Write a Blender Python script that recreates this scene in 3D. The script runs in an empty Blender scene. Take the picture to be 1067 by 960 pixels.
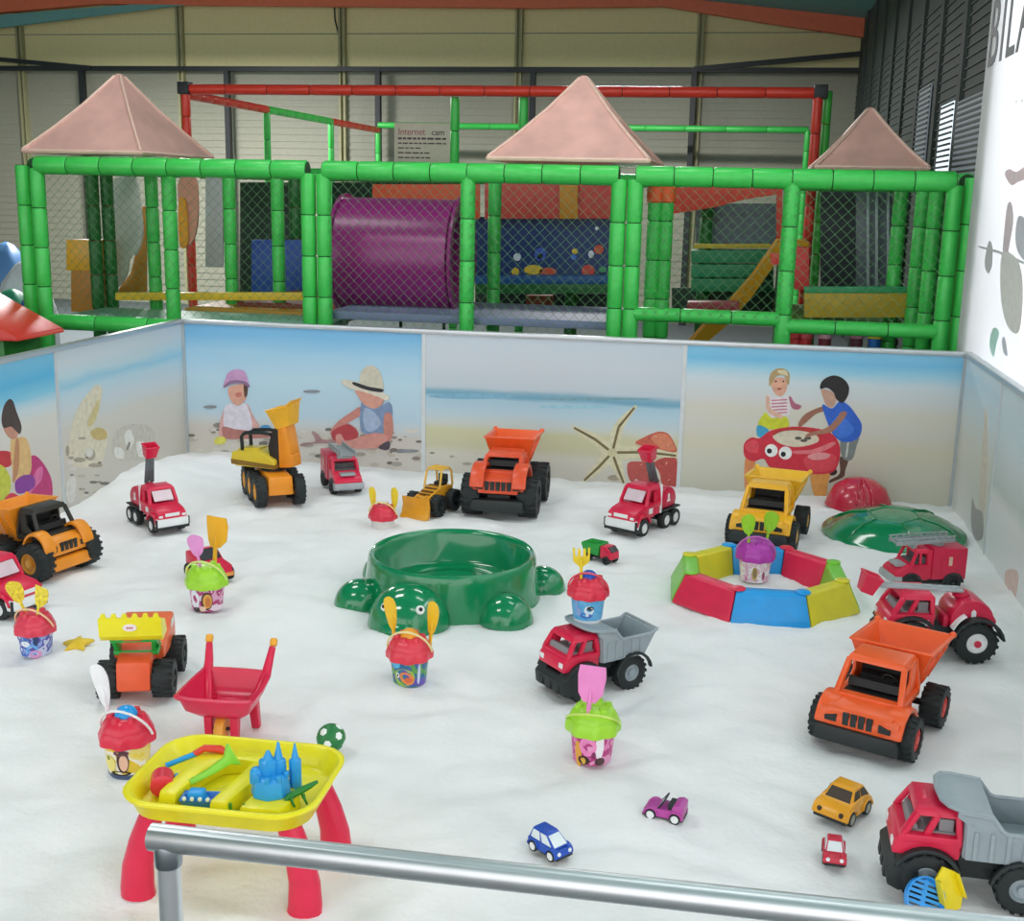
import bpy, bmesh, math, random
from mathutils import Vector, Matrix, noise
S = bpy.context.scene
COL = S.collection
pi = math.pi
rad = math.radians
random.seed(4)

# ------------------------------------------------------------------ camera
FPX, YAW, PIT, ROL, EYE = 1244.6, -.18173, .22044, .02118, Vector((0, 0, 1.8))
_f = Vector((math.sin(YAW)*math.cos(PIT), math.cos(YAW)*math.cos(PIT), -math.sin(PIT)))
_r = Vector((math.cos(YAW), -math.sin(YAW), 0))
_u = _r.cross(_f)
_c, _s = math.cos(ROL), math.sin(ROL)
CR = _c*_r + _s*_u
CU = -_s*_r + _c*_u
cam = bpy.data.objects.new('camera', bpy.data.cameras.new('camera'))
COL.objects.link(cam)
cam.matrix_world = Matrix.Translation(EYE) @ Matrix((CR, CU, -_f)).transposed().to_4x4()
cam.data.sensor_width = 36
cam.data.lens = FPX/1067*36
cam.data.clip_start = .05
S.camera = cam

def ray(x, y):
    return CR*((x-533.5)/FPX) - CU*((y-480)/FPX) + _f
def onY(x, y, Y):                       # point of the plane Y seen at a photo pixel
    d = ray(x, y); return EYE + d*(Y/d.y)
def onX(x, y, X):
    d = ray(x, y); return EYE + d*(X/d.x)
def onZ(x, y, z=0):
    d = ray(x, y); return EYE + d*((z-EYE.z)/d.z)

# ------------------------------------------------------------------ materials
def lin(h):
    h = h.lstrip('#')
    c = [int(h[i:i+2], 16)/255 for i in (0, 2, 4)]
    return [x/12.92 if x <= .04045 else ((x+.055)/1.055)**2.4 for x in c]
MATS = {}
def mat(hexc, rough=.35, metal=0., var=.05, scale=18., bump=0., bscale=60., coat=0.):
    key = (hexc, rough, metal, var, scale, bump, bscale, coat)
    if key in MATS: return MATS[key]
    m = bpy.data.materials.new('plastic_' + hexc.strip('#'))
    m.use_nodes = True
    nt = m.node_tree; b = nt.nodes['Principled BSDF']
    tc = nt.nodes.new('ShaderNodeTexCoord')
    n = nt.nodes.new('ShaderNodeTexNoise'); n.inputs['Scale'].default_value = scale
    n.inputs['Detail'].default_value = 3
    nt.links.new(tc.outputs['Object'], n.inputs['Vector'])
    r = nt.nodes.new('ShaderNodeValToRGB')
    c = lin(hexc)
    r.color_ramp.elements[0].color = [x*(1-var) for x in c]+[1]
    r.color_ramp.elements[1].color = [min(1, x*(1+var)) for x in c]+[1]
    r.color_ramp.elements[0].position = .3; r.color_ramp.elements[1].position = .7
    nt.links.new(n.outputs['Fac'], r.inputs['Fac'])
    nt.links.new(r.outputs['Color'], b.inputs['Base Color'])
    b.inputs['Roughness'].default_value = rough
    b.inputs['Metallic'].default_value = metal
    b.inputs['Coat Weight'].default_value = coat
    b.inputs['Coat Roughness'].default_value = .08
    if bump:
        n2 = nt.nodes.new('ShaderNodeTexNoise'); n2.inputs['Scale'].default_value = bscale
        n2.inputs['Detail'].default_value = 4
        nt.links.new(tc.outputs['Object'], n2.inputs['Vector'])
        bp = nt.nodes.new('ShaderNodeBump'); bp.inputs['Strength'].default_value = bump
        bp.inputs['Distance'].default_value = .01
        nt.links.new(n2.outputs['Fac'], bp.inputs['Height'])
        nt.links.new(bp.outputs['Normal'], b.inputs['Normal'])
    MATS[key] = m
    return m

def ramp_mat(name, stops, axis, lo, hi, wob=.06, rough=.45, nscale=(1.2, 1.2, 7)):
    """printed picture: colour bands along one axis of the sheet, edges wobbling like surf"""
    m = bpy.data.materials.new(name); m.use_nodes = True
    nt = m.node_tree; b = nt.nodes['Principled BSDF']
    tc = nt.nodes.new('ShaderNodeTexCoord')
    sp = nt.nodes.new('ShaderNodeSeparateXYZ'); nt.links.new(tc.outputs['Object'], sp.inputs[0])
    mp = nt.nodes.new('ShaderNodeMapRange')
    mp.inputs['From Min'].default_value = lo; mp.inputs['From Max'].default_value = hi
    nt.links.new(sp.outputs[axis], mp.inputs['Value'])
    mg = nt.nodes.new('ShaderNodeMapping'); mg.inputs['Scale'].default_value = nscale
    nt.links.new(tc.outputs['Object'], mg.inputs['Vector'])
    n = nt.nodes.new('ShaderNodeTexNoise'); n.inputs['Scale'].default_value = 1.6; n.inputs['Detail'].default_value = 5
    nt.links.new(mg.outputs[0], n.inputs['Vector'])
    a = nt.nodes.new('ShaderNodeMath'); a.operation = 'MULTIPLY_ADD'
    a.inputs[1].default_value = wob*2; a.inputs[2].default_value = -wob
    nt.links.new(n.outputs['Fac'], a.inputs[0])
    s = nt.nodes.new('ShaderNodeMath'); s.operation = 'ADD'
    nt.links.new(mp.outputs[0], s.inputs[0]); nt.links.new(a.outputs[0], s.inputs[1])
    r = nt.nodes.new('ShaderNodeValToRGB')
    el = r.color_ramp.elements
    while len(el) > 1: el.remove(el[0])
    el[0].position = stops[0][0]; el[0].color = lin(stops[0][1])+[1]
    for p, h in stops[1:]:
        e = el.new(p); e.color = lin(h)+[1]
    nt.links.new(s.outputs[0], r.inputs['Fac'])
    nt.links.new(r.outputs['Color'], b.inputs['Base Color'])
    b.inputs['Roughness'].default_value = rough
    return m

def print_mat(name, cols, scale=14., rough=.35):
    """printed bucket foil: blotches of a few flat colours"""
    m = bpy.data.materials.new(name); m.use_nodes = True
    nt = m.node_tree; b = nt.nodes['Principled BSDF']
    tc = nt.nodes.new('ShaderNodeTexCoord')
    n = nt.nodes.new('ShaderNodeTexNoise'); n.inputs['Scale'].default_value = scale; n.inputs['Detail'].default_value = 1.5
    nt.links.new(tc.outputs['Object'], n.inputs['Vector'])
    r = nt.nodes.new('ShaderNodeValToRGB'); r.color_ramp.interpolation = 'CONSTANT'
    el = r.color_ramp.elements
    while len(el) > 1: el.remove(el[0])
    k = len(cols)
    el[0].position = 0; el[0].color = lin(cols[0])+[1]
    for i in range(1, k):
        e = el.new(.34+.34*(i-1)/max(1, k-1)); e.color = lin(cols[i])+[1]
    nt.links.new(n.outputs['Fac'], r.inputs['Fac'])
    nt.links.new(r.outputs['Color'], b.inputs['Base Color'])
    b.inputs['Roughness'].default_value = rough
    return m

ORANGE = mat('#F4622B', .3); BURNT = mat('#E5542E', .32); AMBER = mat('#EE9322', .32); YEL = mat('#F2B320', .3)
LEMON = mat('#EDE21E', .3); RED = mat('#DC2148', .3); CRIM = mat('#CE1D46', .3); BLK = mat('#1E2526', .5)
TYRE = mat('#1A2122', .6, bump=.15); GREY = mat('#98A4AA', .4); DGREY = mat('#5F686B', .45)
WHITE = mat('#EEF0F0', .35); BLUE = mat('#169DE6', .3); DBLUE = mat('#1C4FB8', .3); PINK = mat('#F08CCB', .3)
LIME = mat('#A4DD35', .3); PURP = mat('#B53CAE', .3); TURT = mat('#0B8350', .14, coat=.6); GRN = mat('#23A03E', .3)
DARKG = mat('#1B6B2C', .4); FOAM = mat('#44CC58', .36); SEAM = mat('#0D4A1B', .6); REDF = mat('#E5402F', .36); TAN = mat('#D9A544', .4)
SKIN = mat('#D9A08C', .5); STEEL = mat('#D6DADC', .36, metal=.85, var=.03); ALU = mat('#C9CED2', .35, metal=.7, var=.03)

# ------------------------------------------------------------------ mesh builder
class MB:
    def __init__(s, mats=None):
        s.v = []; s.f = []; s.fm = []; s.mats = []; s.cur = 0; s.M = None
        s._stack = []
    def use(s, m):
        if m not in s.mats: s.mats.append(m)
        s.cur = s.mats.index(m); return s
    def push(s, M): s._stack.append(s.M); s.M = M if s.M is None else s.M @ M; return s
    def pop(s): s.M = s._stack.pop(); return s
    def add(s, vs, fs):
        o = len(s.v)
        if s.M is not None: vs = [s.M @ Vector(v) for v in vs]
        s.v += [tuple(v) for v in vs]
        s.f += [[i+o for i in f] for f in fs]
        s.fm += [s.cur]*len(fs)
        return s
    def rings(s, rs, cap0=True, cap1=True, closed=False):
        n = len(rs[0]); vs = [p for r in rs for p in r]; fs = []
        k = len(rs)
        for i in range(k if closed else k-1):
            a, b = i*n, ((i+1) % k)*n
            for j in range(n):
                j2 = (j+1) % n
                fs.append([a+j, a+j2, b+j2, b+j])
        if not closed:
            if cap0: fs.append(list(range(n))[::-1])
            if cap1: fs.append([(k-1)*n+j for j in range(n)])
        return s.add(vs, fs)
    def box(s, x0, x1, y0, y1, z0, z1, tx=0, ty=0, dx=0):
        """axis box; the top is shrunk by tx, ty at each side and shifted by dx"""
        a = [(x0, y0, z0), (x1, y0, z0), (x1, y1, z0), (x0, y1, z0)]
        b = [(x0+tx+dx, y0+ty, z1), (x1-tx+dx, y0+ty, z1), (x1-tx+dx, y1-ty, z1), (x0+tx+dx, y1-ty, z1)]
        return s.rings([a, b])
    def beam(s, p0, p1, w, h=None, up=(0, 0, 1)):
        h = h or w; p0, p1 = Vector(p0), Vector(p1); d = (p1-p0).normalized(); up = Vector(up)
        if abs(d.dot(up)) > .95: up = Vector((1, 0, 0))
        x = d.cross(up).normalized(); y = x.cross(d)
        q = [(-w/2, -h/2), (w/2, -h/2), (w/2, h/2), (-w/2, h/2)]
        return s.rings([[p+x*a+y*b for a, b in q] for p in (p0, p1)])
    def tube(s, pts, r, n=10, closed=False, cap=True):
        pts = [Vector(p) for p in pts]; k = len(pts)
        rs = r if isinstance(r, (list, tuple)) else [r]*k
        out = []; x = None
        for i, p in enumerate(pts):
            if closed: d = pts[(i+1) % k]-pts[i-1]
            else: d = pts[min(i+1, k-1)]-pts[max(i-1, 0)]
            d.normalize()
            if x is None:
                up = Vector((0, 0, 1)) if abs(d.z) < .9 else Vector((1, 0, 0))
                x = d.cross(up).normalized()
            else:
                x = (x-d*x.dot(d)).normalized()
            y = d.cross(x)
            out.append([p+(x*math.cos(t)+y*math.sin(t))*rs[i] for t in [2*pi*j/n for j in range(n)]])
        return s.rings(out, cap, cap, closed)
    def cyl(s, p0, p1, r0, r1=None, n=16): return s.tube([p0, p1], [r0, r0 if r1 is None else r1], n)
    def lathe(s, prof, n=32, c=(0, 0, 0), axis='z', wob=None, closed=False, cap=True):
        rs = []
        for r, z in prof:
            ring = []
            for j in range(n):
                t = 2*pi*j/n; q = r*(wob(t, r, z) if wob else 1)
                a, b = q*math.cos(t), q*math.sin(t)
                ring.append({'z': (c[0]+a, c[1]+b, c[2]+z), 'y': (c[0]+b, c[1]+z, c[2]+a), 'x': (c[0]+z, c[1]+a, c[2]+b)}[axis])
            rs.append(ring)
        return s.rings(rs, cap, cap, closed)
    def prism(s, poly, y0, y1, k=1., axis='y'):
        """polygon of (x, z) pulled along y (or of (x, y) along z, or (y, z) along x); k scales the far end's section"""
        cx = sum(p[0] for p in poly)/len(poly); cz = sum(p[1] for p in poly)/len(poly)
        q = [(cx+(a-cx)*k, cz+(b-cz)*k) for a, b in poly]
        mk = {'y': lambda a, b, t: (a, t, b), 'z': lambda a, b, t: (a, b, t), 'x': lambda a, b, t: (t, a, b)}[axis]
        return s.rings([[mk(a, b, y0) for a, b in poly], [mk(a, b, y1) for a, b in q]])
    def ell(s, c, rx, ry, rz, nu=20, nv=12, lo=-1.):
        t0 = math.asin(max(-1, lo)); rs = []
        for i in range(nv+1):
            t = t0+(pi/2-t0)*i/nv
            q = max(math.cos(t), 1e-3); z = math.sin(t)
            rs.append([(c[0]+rx*q*math.cos(a), c[1]+ry*q*math.sin(a), c[2]+rz*z) for a in [2*pi*j/nu for j in range(nu)]])
        return s.rings(rs)
    def arc(s, cx, cz, r0, r1, a0, a1, y0, y1, n=10):
        A = [rad(a0+(a1-a0)*i/n) for i in range(n+1)]
        rs = [[(cx+r*math.cos(a), y, cz+r*math.sin(a)) for r, y in ((r0, y0), (r1, y0), (r1, y1), (r0, y1))] for a in A]
        return s.rings(rs)
    def hopper(s, b, t, zb, zf, zr, th=.007, lip=0):
        """open skip: b, t = (x0, x1, half width) of floor and rim, rim at zf in front, zr behind"""
        def R(q, z0, z1, i): x0, x1, w = q; return [(x0+i, -w+i, z0), (x1-i, -w+i, z1), (x1-i, w-i, z1), (x0+i, w-i, z0)]
        rs = [R(b, zb, zb, 0), R(t, zr, zf, 0)]
        if lip: rs += [R((t[0]-lip, t[1]+lip, t[2]+lip), zr, zf, 0), R((t[0]-lip, t[1]+lip, t[2]+lip), zr+.008, zf+.008, 0)]
        rs += [R(t, zr+.008, zf+.008, th), R(b, zb+th, zb+th, th)]
        return s.rings(rs)
    def build(s, name, m=None, parent=None, bevel=0, seg=2, sharp=38, loc=None, label=None):
        if m is not None and not s.mats: s.mats = [m]
        me = bpy.data.meshes.new(name)
        bm = bmesh.new()
        vs = [bm.verts.new(v) for v in s.v]
        for f, i in zip(s.f, s.fm):
            try:
                fc = bm.faces.new([vs[j] for j in f]); fc.material_index = i
            except ValueError: pass
        bmesh.ops.recalc_face_normals(bm, faces=bm.faces)
        if bevel:
            es = [e for e in bm.edges if len(e.link_faces) == 2 and e.calc_face_angle(0) > rad(32)]
            bmesh.ops.bevel(bm, geom=es, offset=bevel, segments=seg, profile=.6, affect='EDGES', clamp_overlap=True)
        for f in bm.faces: f.smooth = True
        for e in bm.edges:
            if len(e.link_faces) != 2 or e.calc_face_angle(0) > rad(sharp): e.smooth = False
        bm.to_mesh(me); bm.free()
        for k in s.mats: me.materials.append(k)
        o = bpy.data.objects.new(name, me); COL.objects.link(o)
        if parent is not None: o.parent = parent
        if loc is not None: o.location = loc
        if label: o['label'] = label
        return o

def tag(o, label, cat, group=None, kind=None):
    o['label'] = label; o['category'] = cat
    if group: o['group'] = group
    if kind: o['kind'] = kind
    return o
def struct(o): o['kind'] = 'structure'; return o
def thing(name, label, cat, x, y, z=0, deg=0, sc=1., group=None, tilt=(0, 0)):
    o = bpy.data.objects.new(name, None); COL.objects.link(o)
    o.empty_display_size = .05
    o.location = (x, y, z); o.rotation_euler = (rad(tilt[0]), rad(tilt[1]), rad(deg)); o.scale = (sc, sc, sc)
    return tag(o, label, cat, group)

def sand_z(x, y):
    h = .016*noise.noise(Vector((x*1.3, y*1.3, 3)))+.010*noise.noise(Vector((x*3.1, y*3.1, 7)))
    h += .085*math.exp(-((x+3.55)/.35)**2-((y-6.75)/.55)**2)
    h += .027*math.exp(-((x+1.2)/.38)**2-((y-2.68)/.32)**2)
    h += .03*math.exp(-((x+3.2)/.5)**2-((y-7.5)/.35)**2)
    return h

def smooth(pts, n=5):
    """closed Catmull-Rom outline"""
    k = len(pts); out = []
    for i in range(k):
        p0, p1, p2, p3 = pts[i-1], pts[i], pts[(i+1) % k], pts[(i+2) % k]
        for j in range(n):
            t = j/n
            out.append(tuple(.5*(2*b+(c-a)*t+(2*a-5*b+4*c-d)*t*t+(3*b-a-3*c+d)*t**3) for a, b, c, d in zip(p0, p1, p2, p3)))
    return out
# ================================================================== THE HALL
PX0, PX1, PY1, WT = -3.64, 1.37, 7.47, .90      # sand pit: inner faces of its walls, wall height over the sand
FLOOR = -.15
YB = 19.
XR = 1.56
ZE = onX(895, 80, XR).z                         # eave of the right wall
fl = MB().box(-15, 4, -3, YB+.2, FLOOR-.1, FLOOR).build('floor', mat('#596264', .6)); struct(fl)
zbar = onY(450, 74, YB).z
w = MB()
w.use(mat('#E9E0A8', .6, var=.03)).box(-15, XR+.1, YB, YB+.2, zbar, 7)
w.use(mat('#9FA08E', .6, var=.04)).box(-15, XR+.1, YB, YB+.2, FLOOR, zbar)
for i in range(34):                             # ribs of the lower sheeting
    z = FLOOR+.1+i*(zbar-FLOOR-.12)/34
    w.box(-15, XR, YB-.012, YB+.01, z, z+.05)
w.use(mat('#7D8378', .6))
for k in range(9):
    z = zbar+.55+k*.62
    w.box(-15, XR, YB-.006, YB+.01, z, z+.012)
struct(w.build('wall_back'))
lw = MB()
lw.use(mat('#BDBCA4', .6, var=.03)).box(-15.2, -15, -3, YB+.2, FLOOR, 7)
lw.use(mat('#8A8C80', .6))
for i in range(11): lw.box(-15, -14.97, -2.5+i*2, -2.42+i*2, FLOOR, 6)
struct(lw.build('wall_left'))
tn = [0]
def trim(mb, m, bevel=0):
    tn[0] += 1
    return struct(mb.build('trim_%d' % tn[0], m, bevel=bevel))
colm = mat('#A8A67E', .6); iron = mat('#23282A', .5)
for px in (24, 190, 358, 541, 729):
    x = onY(px, 60, YB).x
    t = MB(); t.box(x-.055, x-.02, YB-.1, YB, FLOOR, 7); t.box(x+.02, x+.055, YB-.1, YB, FLOOR, 7); t.box(x-.02, x+.02, YB-.04, YB, FLOOR, 7)
    trim(t, colm)
trim(MB().box(-15, XR, YB-.3, YB-.2, zbar-.035, zbar+.035), iron)
for px in (95, 244, 399, 558, 723):
    x = onY(px, 100, YB).x
    trim(MB().box(x-.04, x+.04, YB-.31, YB-.2, FLOOR, zbar), iron)
a = onY(-20, 60, YB-.3); b = onY(95, 71, YB-.3); trim(MB().beam(a, b, .07), iron)
a = onY(723, 72, YB-.3); b = onY(898, 56, YB-.3); trim(MB().beam(a, b, .07), iron)
# a loose cable hanging down the wall
cb = MB().tube([onY(348, -5, YB-.012), onY(349, 20, YB-.012), onY(355, 45, YB-.012), onY(356, 60, YB-.012), onY(351, 72, YB-.012)], .012, 6).build('cable', iron)
tag(cb, 'thin black cable hanging down the olive back wall of the hall', 'cable')

# ceiling: two teal slopes, an orange rafter under them
YR = 18.6
p1 = onY(933, 22, YR); p0 = onY(731, 0, YR)
sl = (p0.z-p1.z)/(p0.x-p1.x)
zr = lambda x: p1.z+sl*(x-p1.x)
l0 = onY(0, -8, YR); l1 = onY(200, -20, YR)
sl2 = (l1.z-l0.z)/(l1.x-l0.x)
zl = lambda x: l0.z+sl2*(x-l0.x)
xm = (p1.z-sl*p1.x-l0.z+sl2*l0.x)/(sl2-sl)
sec = [(XR+.2, zr(XR+.2)), (xm, zr(xm)), (-15, zl(-15)), (-15, zl(-15)+.15), (xm, zr(xm)+.15), (XR+.2, zr(XR+.2)+.15)]
cl = MB().prism(sec, -3, YB).build('ceiling', mat('#6FA3A0', .6)); struct(cl)
low = [onY(*q, YR) for q in ((-80, 20), (100, 4), (340, 6), (560, 8), (690, 6), (800, 24), (940, 44))]
lo = [(p.x, p.z) for p in low]
up = [(p.x, (zr(p.x) if p.x > xm else zl(p.x))-.002) for p in low]
rf = MB()
for i in range(len(lo)-1):
    rf.prism([lo[i], lo[i+1], up[i+1], up[i]], YR, YR+.16)
trim(rf, mat('#E87552', .55))
ts = MB(); q4 = [onY(*q, YR+.02) for q in ((-60, 20), (170, 2), (190, 5), (-60, 36))]
ts.prism([(p.x, p.z) for p in q4], YR+.02, YR+.1); trim(ts, mat('#6FA3A0', .6))

# right hall wall: dark netting over shutters, two bright windows
rw = MB()
rw.use(mat('#3F4844', .7, var=.12, scale=3)).box(XR, XR+.15, 7.9, YB, FLOOR, ZE+1.1)
rw.use(mat('#3A433F', .7))
for i in range(9):                              # soft folds of the hanging net, and its fine cross threads
    rw.box(XR-.03, XR, 8.5+i*1.17, 8.66+i*1.17, FLOOR, ZE+1.)
rw.use(mat('#4A5551', .7))
for i in range(46):
    z = FLOOR+.2+i*.075
    rw.box(XR-.012, XR, 8.0, YB, z, z+.012)
struct(rw.build('wall_right'))
day = bpy.data.materials.new('daylight_glass'); day.use_nodes = True
b_ = day.node_tree.nodes['Principled BSDF']; b_.inputs['Base Color'].default_value = (.7, .8, .9, 1)
b_.inputs['Emission Color'].default_value = (.78, .9, 1, 1); b_.inputs['Emission Strength'].default_value = .9
day2 = day.copy(); day2.node_tree.nodes['Principled BSDF'].inputs['Emission Strength'].default_value = .10; day2.node_tree.nodes['Principled BSDF'].inputs['Base Color'].default_value = (.12, .15, .16, 1)
def hall_window(n, pxa, pxb, pyt, pyb, m):
    ya, yb_ = onX(pxa, pyb, XR).y, onX(pxb, pyb, XR).y
    zt = onX((pxa+pxb)/2, pyt, XR).z; zb = onX((pxa+pxb)/2, pyb, XR).z
    y0, y1 = min(ya, yb_), max(ya, yb_)
    q = MB().use(m); q.box(XR-.035, XR-.02, y0, y1, zb, zt)
    q.use(mat('#46504F', .6))
    k = 16
    for i in range(k):
        z = zb+(zt-zb)*(i+.5)/k
        q.box(XR-.045, XR-.035, y0-.02, y1+.02, z-.008, z+.008)
    struct(q.build('window_%d' % n))
hall_window(1, 990, 977, 112, 200, day)
hall_window(2, 1020, 994, 105, 200, day2)
hall_window(3, 966, 955, 95, 175, day2)

# ------------------------------------------------------------------ white banner wall on the right
XB = 1.45
bn = bpy.data.materials.new('banner_vinyl'); bn.use_nodes = True
q = bn.node_tree; bs = q.nodes['Principled BSDF']; bs.inputs['Base Color'].default_value = (.93, .93, .93, 1); bs.inputs['Roughness'].default_value = .5
tcn = q.nodes.new('ShaderNodeTexCoord'); nz = q.nodes.new('ShaderNodeTexNoise'); nz.inputs['Scale'].default_value = .8
q.links.new(tcn.outputs['Object'], nz.inputs['Vector'])
rp = q.nodes.new('ShaderNodeValToRGB'); rp.color_ramp.elements[0].color = (.9, .9, .91, 1); rp.color_ramp.elements[1].color = (.96, .96, .96, 1)
q.links.new(nz.outputs['Fac'], rp.inputs['Fac']); q.links.new(rp.outputs['Color'], bs.inputs['Base Color'])
trn = q.nodes.new('ShaderNodeBsdfTranslucent'); trn.inputs['Color'].default_value = (.95, .95, .97, 1)
mx = q.nodes.new('ShaderNodeMixShader'); mx.inputs[0].default_value = .5
q.links.new(bs.outputs[0], mx.inputs[1]); q.links.new(trn.outputs[0], mx.inputs[2]); q.links.new(mx.outputs[0], q.nodes['Material Output'].inputs['Surface'])
ban = thing('banner', 'tall white vinyl banner with big dark letters and faint coloured figures, right of the pit', 'banner', XB, 5.2, .9)
MB().box(-.004, .004, -3.6, 3.05, -1.045, 2.5).build('sheet', bn, ban)
def glyphs(txt, size, m, parent, name, M, ext=.002, spacing=1., label=None, sx=1.):
    c = bpy.data.curves.new(name, 'FONT'); c.body = txt; c.size = size; c.extrude = ext; c.resolution_u = 3; c.space_character = spacing
    o = bpy.data.objects.new(name, c); COL.objects.link(o)
    me = bpy.data.meshes.new_from_object(o.evaluated_get(bpy.context.evaluated_depsgraph_get()))
    bpy.data.objects.remove(o); bpy.data.curves.remove(c)
    me.transform(Matrix.Diagonal((sx, 1, 1, 1))); me.materials.clear(); me.materials.append(m)
    t = bpy.data.objects.new(name, me); COL.objects.link(t); t.parent = parent; t.matrix_local = M
    if label: t['label'] = label
    return t
# letters run from the far end towards the camera, on the face that looks into the pit (-X)
FACE = Matrix(((0, 0, -1, 0), (-1, 0, 0, 0), (0, 1, 0, 0), (0, 0, 0, 1)))
# letters of the banner, then its faint printed figures
MG = lambda y, z: Matrix.Translation((-.006, y, z)) @ FACE
yb0 = onX(1032, 40, XB).y-5.2
zb0 = onX(1031, 70, XB).z-.9
zt0 = onX(1033, 3, XB).z-.9
glyphs('BILA', (zt0-zb0)/.70, mat('#51565C', .5), ban, 'lettering', MG(yb0, zb0), sx=.95, spacing=1.15, label='dark grey capital letters')
pr = MB()
BK = [0]
def bpoly(pts, m, k=0, sm=True):
    BK[0] += 1; k = BK[0]*.3
    pp = [onX(x, y, XB-.006-.001*k) for x, y in pts]
    q = [(p.y-5.2, p.z-.9) for p in pp]
    pr.use(m).prism(smooth(q, 4) if sm else q, -.0055-.001*k, -.0065-.001*k, axis='x')
fp = [mat(h, .5) for h in ('#FADFE7', '#ECDCE3', '#DADBE5', '#C6EDE1', '#F4F1EE', '#DDDEE2')]
bpoly([(1047, 182), (1052, 176), (1060, 179), (1075, 168), (1075, 184), (1062, 189), (1054, 193)], fp[0])
bpoly([(1050, 213), (1054, 212), (1056, 228), (1053, 250), (1049, 268), (1045, 262), (1047, 235)], fp[1])
bpoly([(1060, 228), (1066, 226), (1074, 240), (1074, 275), (1062, 265), (1058, 250)], fp[2])
bpoly([(1030, 252), (1034, 256), (1034, 275), (1030, 285), (1026, 275)], fp[5])
bpoly([(1020, 256), (1040, 261), (1075, 276), (1075, 279), (1040, 264), (1020, 258)], fp[5], sm=False)
bpoly([(1044, 265), (1060, 270), (1066, 300), (1062, 345), (1050, 340), (1043, 310)], fp[4])
bpoly([(1035, 342), (1041, 346), (1038, 360), (1035, 372), (1031, 358)], fp[3])
bpoly([(1044, 355), (1047, 352), (1050, 370), (1046, 368)], fp[2])
bpoly([(1058, 105), (1059.5, 104.5), (1059.5, 107), (1058, 107.5)], fp[5]); bpoly([(1064, 104), (1066, 103.5), (1066, 106), (1064, 106.5)], fp[5])
pr.build('printed_figures', None, ban, label='faint pastel printed figures').location = (0, 0, 0)

# ================================================================== SOFT PLAY FRAME behind the pit
YF = 8.4
ZT = 1.93
pf = thing('play_frame', 'long green padded soft play frame with netting behind the beach picture wall', 'play frame', -1.9, YF, FLOOR)
OF = Vector((-1.9, YF, FLOOR))
def padded(p0, p1, r=.055, m=FOAM, name='post', parent=pf, off=OF, seg=.3, n=12):
    """steel tube in foam sleeves: sleeves butt at dark seams"""
    p0, p1 = Vector(p0)-off, Vector(p1)-off
    L = (p1-p0).length; k = max(1, round(L/seg)); d = (p1-p0)/k; e = d.normalized()*.006
    q = MB()
    for i in range(k):
        a, b = p0+d*i, p0+d*(i+1)
        q.use(m).tube([a+e*.6, a+e*2.2, b-e*2.2, b-e*.6], [r*.93, r, r, r*.93], n)
    q.use(SEAM if m in (FOAM, GRN) else mat('#6B1D16', .6)).cyl(p0, p1, r*.86, n=n)
    return q.build(name, None, parent)
G0 = FLOOR
X = lambda px, Y=YF, py=250: onY(px, py, Y).x
front = [X(43), X(322), X(338), X(487), X(643), X(660), X(822), X(990)]
for x in front:
    padded((x, YF, G0), (x, YF, ZT-.02))
XL, XRR = front[0], front[-1]
padded((X(26), YF+.03, G0), (X(26), YF+.03, ZT)); padded((X(1009, YF), YF+.03, G0), (X(1009, YF), YF+.03, ZT+.03))
YM, YK = 9.7, 11.2
for px, Y in ((99, YM), (114, YM+.1), (160, YM), (178, YF+.25), (240, YM+.1), (290, YM), (308, YK), (515, YM), (681, YF+.9), (693, YF+.9), (597, YK), (735, YK), (935, YM), (958, YM-.3), (972, YF+.55)):
    x = X(px, Y)
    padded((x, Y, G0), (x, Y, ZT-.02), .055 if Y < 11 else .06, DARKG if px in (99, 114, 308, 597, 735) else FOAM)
for a, b in ((front[0], front[1]), (front[2], front[4]), (front[5], front[7])):
    padded((a, YF, ZT), (b, YF, ZT), .068, name='beam', seg=.27)
padded((XL-.06, YF+.05, ZT), (XL-.06, YK, ZT), .06, name='beam'); padded((XRR+.08, YF+.05, ZT), (XRR+.08, YK, ZT), .06, name='beam')
padded((XL, YK, ZT), (XRR, YK, ZT), .06, name='beam', seg=.5)
ZD = onY(120, 338, YF).z
padded((XL, YF, ZD), (front[1], YF, ZD), .06, name='beam', seg=.4)
padded((front[5], YF, onY(760, 331, YF).z), (front[6], YF, onY(760, 331, YF).z), .05, name='beam')
padded((front[6], YF, onY(900, 343, YF).z), (front[7], YF, onY(900, 343, YF).z), .05, name='beam')
for px in (681, 693):
    x = X(px, YF+.9); z = onY(px, 203, YF+.9).z
    MB().lathe([(.056, -.06), (.066, -.05), (.066, .05), (.056, .06)], 16, (x-OF.x, .9, z-OF.z)).build('sleeve', mat('#E8622A', .4), pf, label='orange sleeve')
# decks
def deck(x0, x1, y0, y1, z, m, name='deck'):
    return MB().box(x0-OF.x, x1-OF.x, y0-OF.y, y1-OF.y, z-.06-OF.z, z-OF.z).build(name, m, pf, bevel=.01)
deck(XL, front[1], YF+.07, YF+.9, ZD+.03, mat('#77B39A', .5))
deck(XL+.7, front[1], YF+.92, YK, ZD+.05, mat('#B98A2C', .5)); deck(front[1]-1.1, front[1], YF+1.2, YK-.1, ZD+.09, mat('#8A3F2E', .5))
deck(front[2], front[4], YF+.07, YF+1.2, onY(560, 332, YF+.1).z, mat('#7D88A8', .55))
deck(front[6], front[7], YM-.1, YM+1.2, onY(890, 330, YM).z-.02, mat('#5D8A3A', .5))
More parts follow.
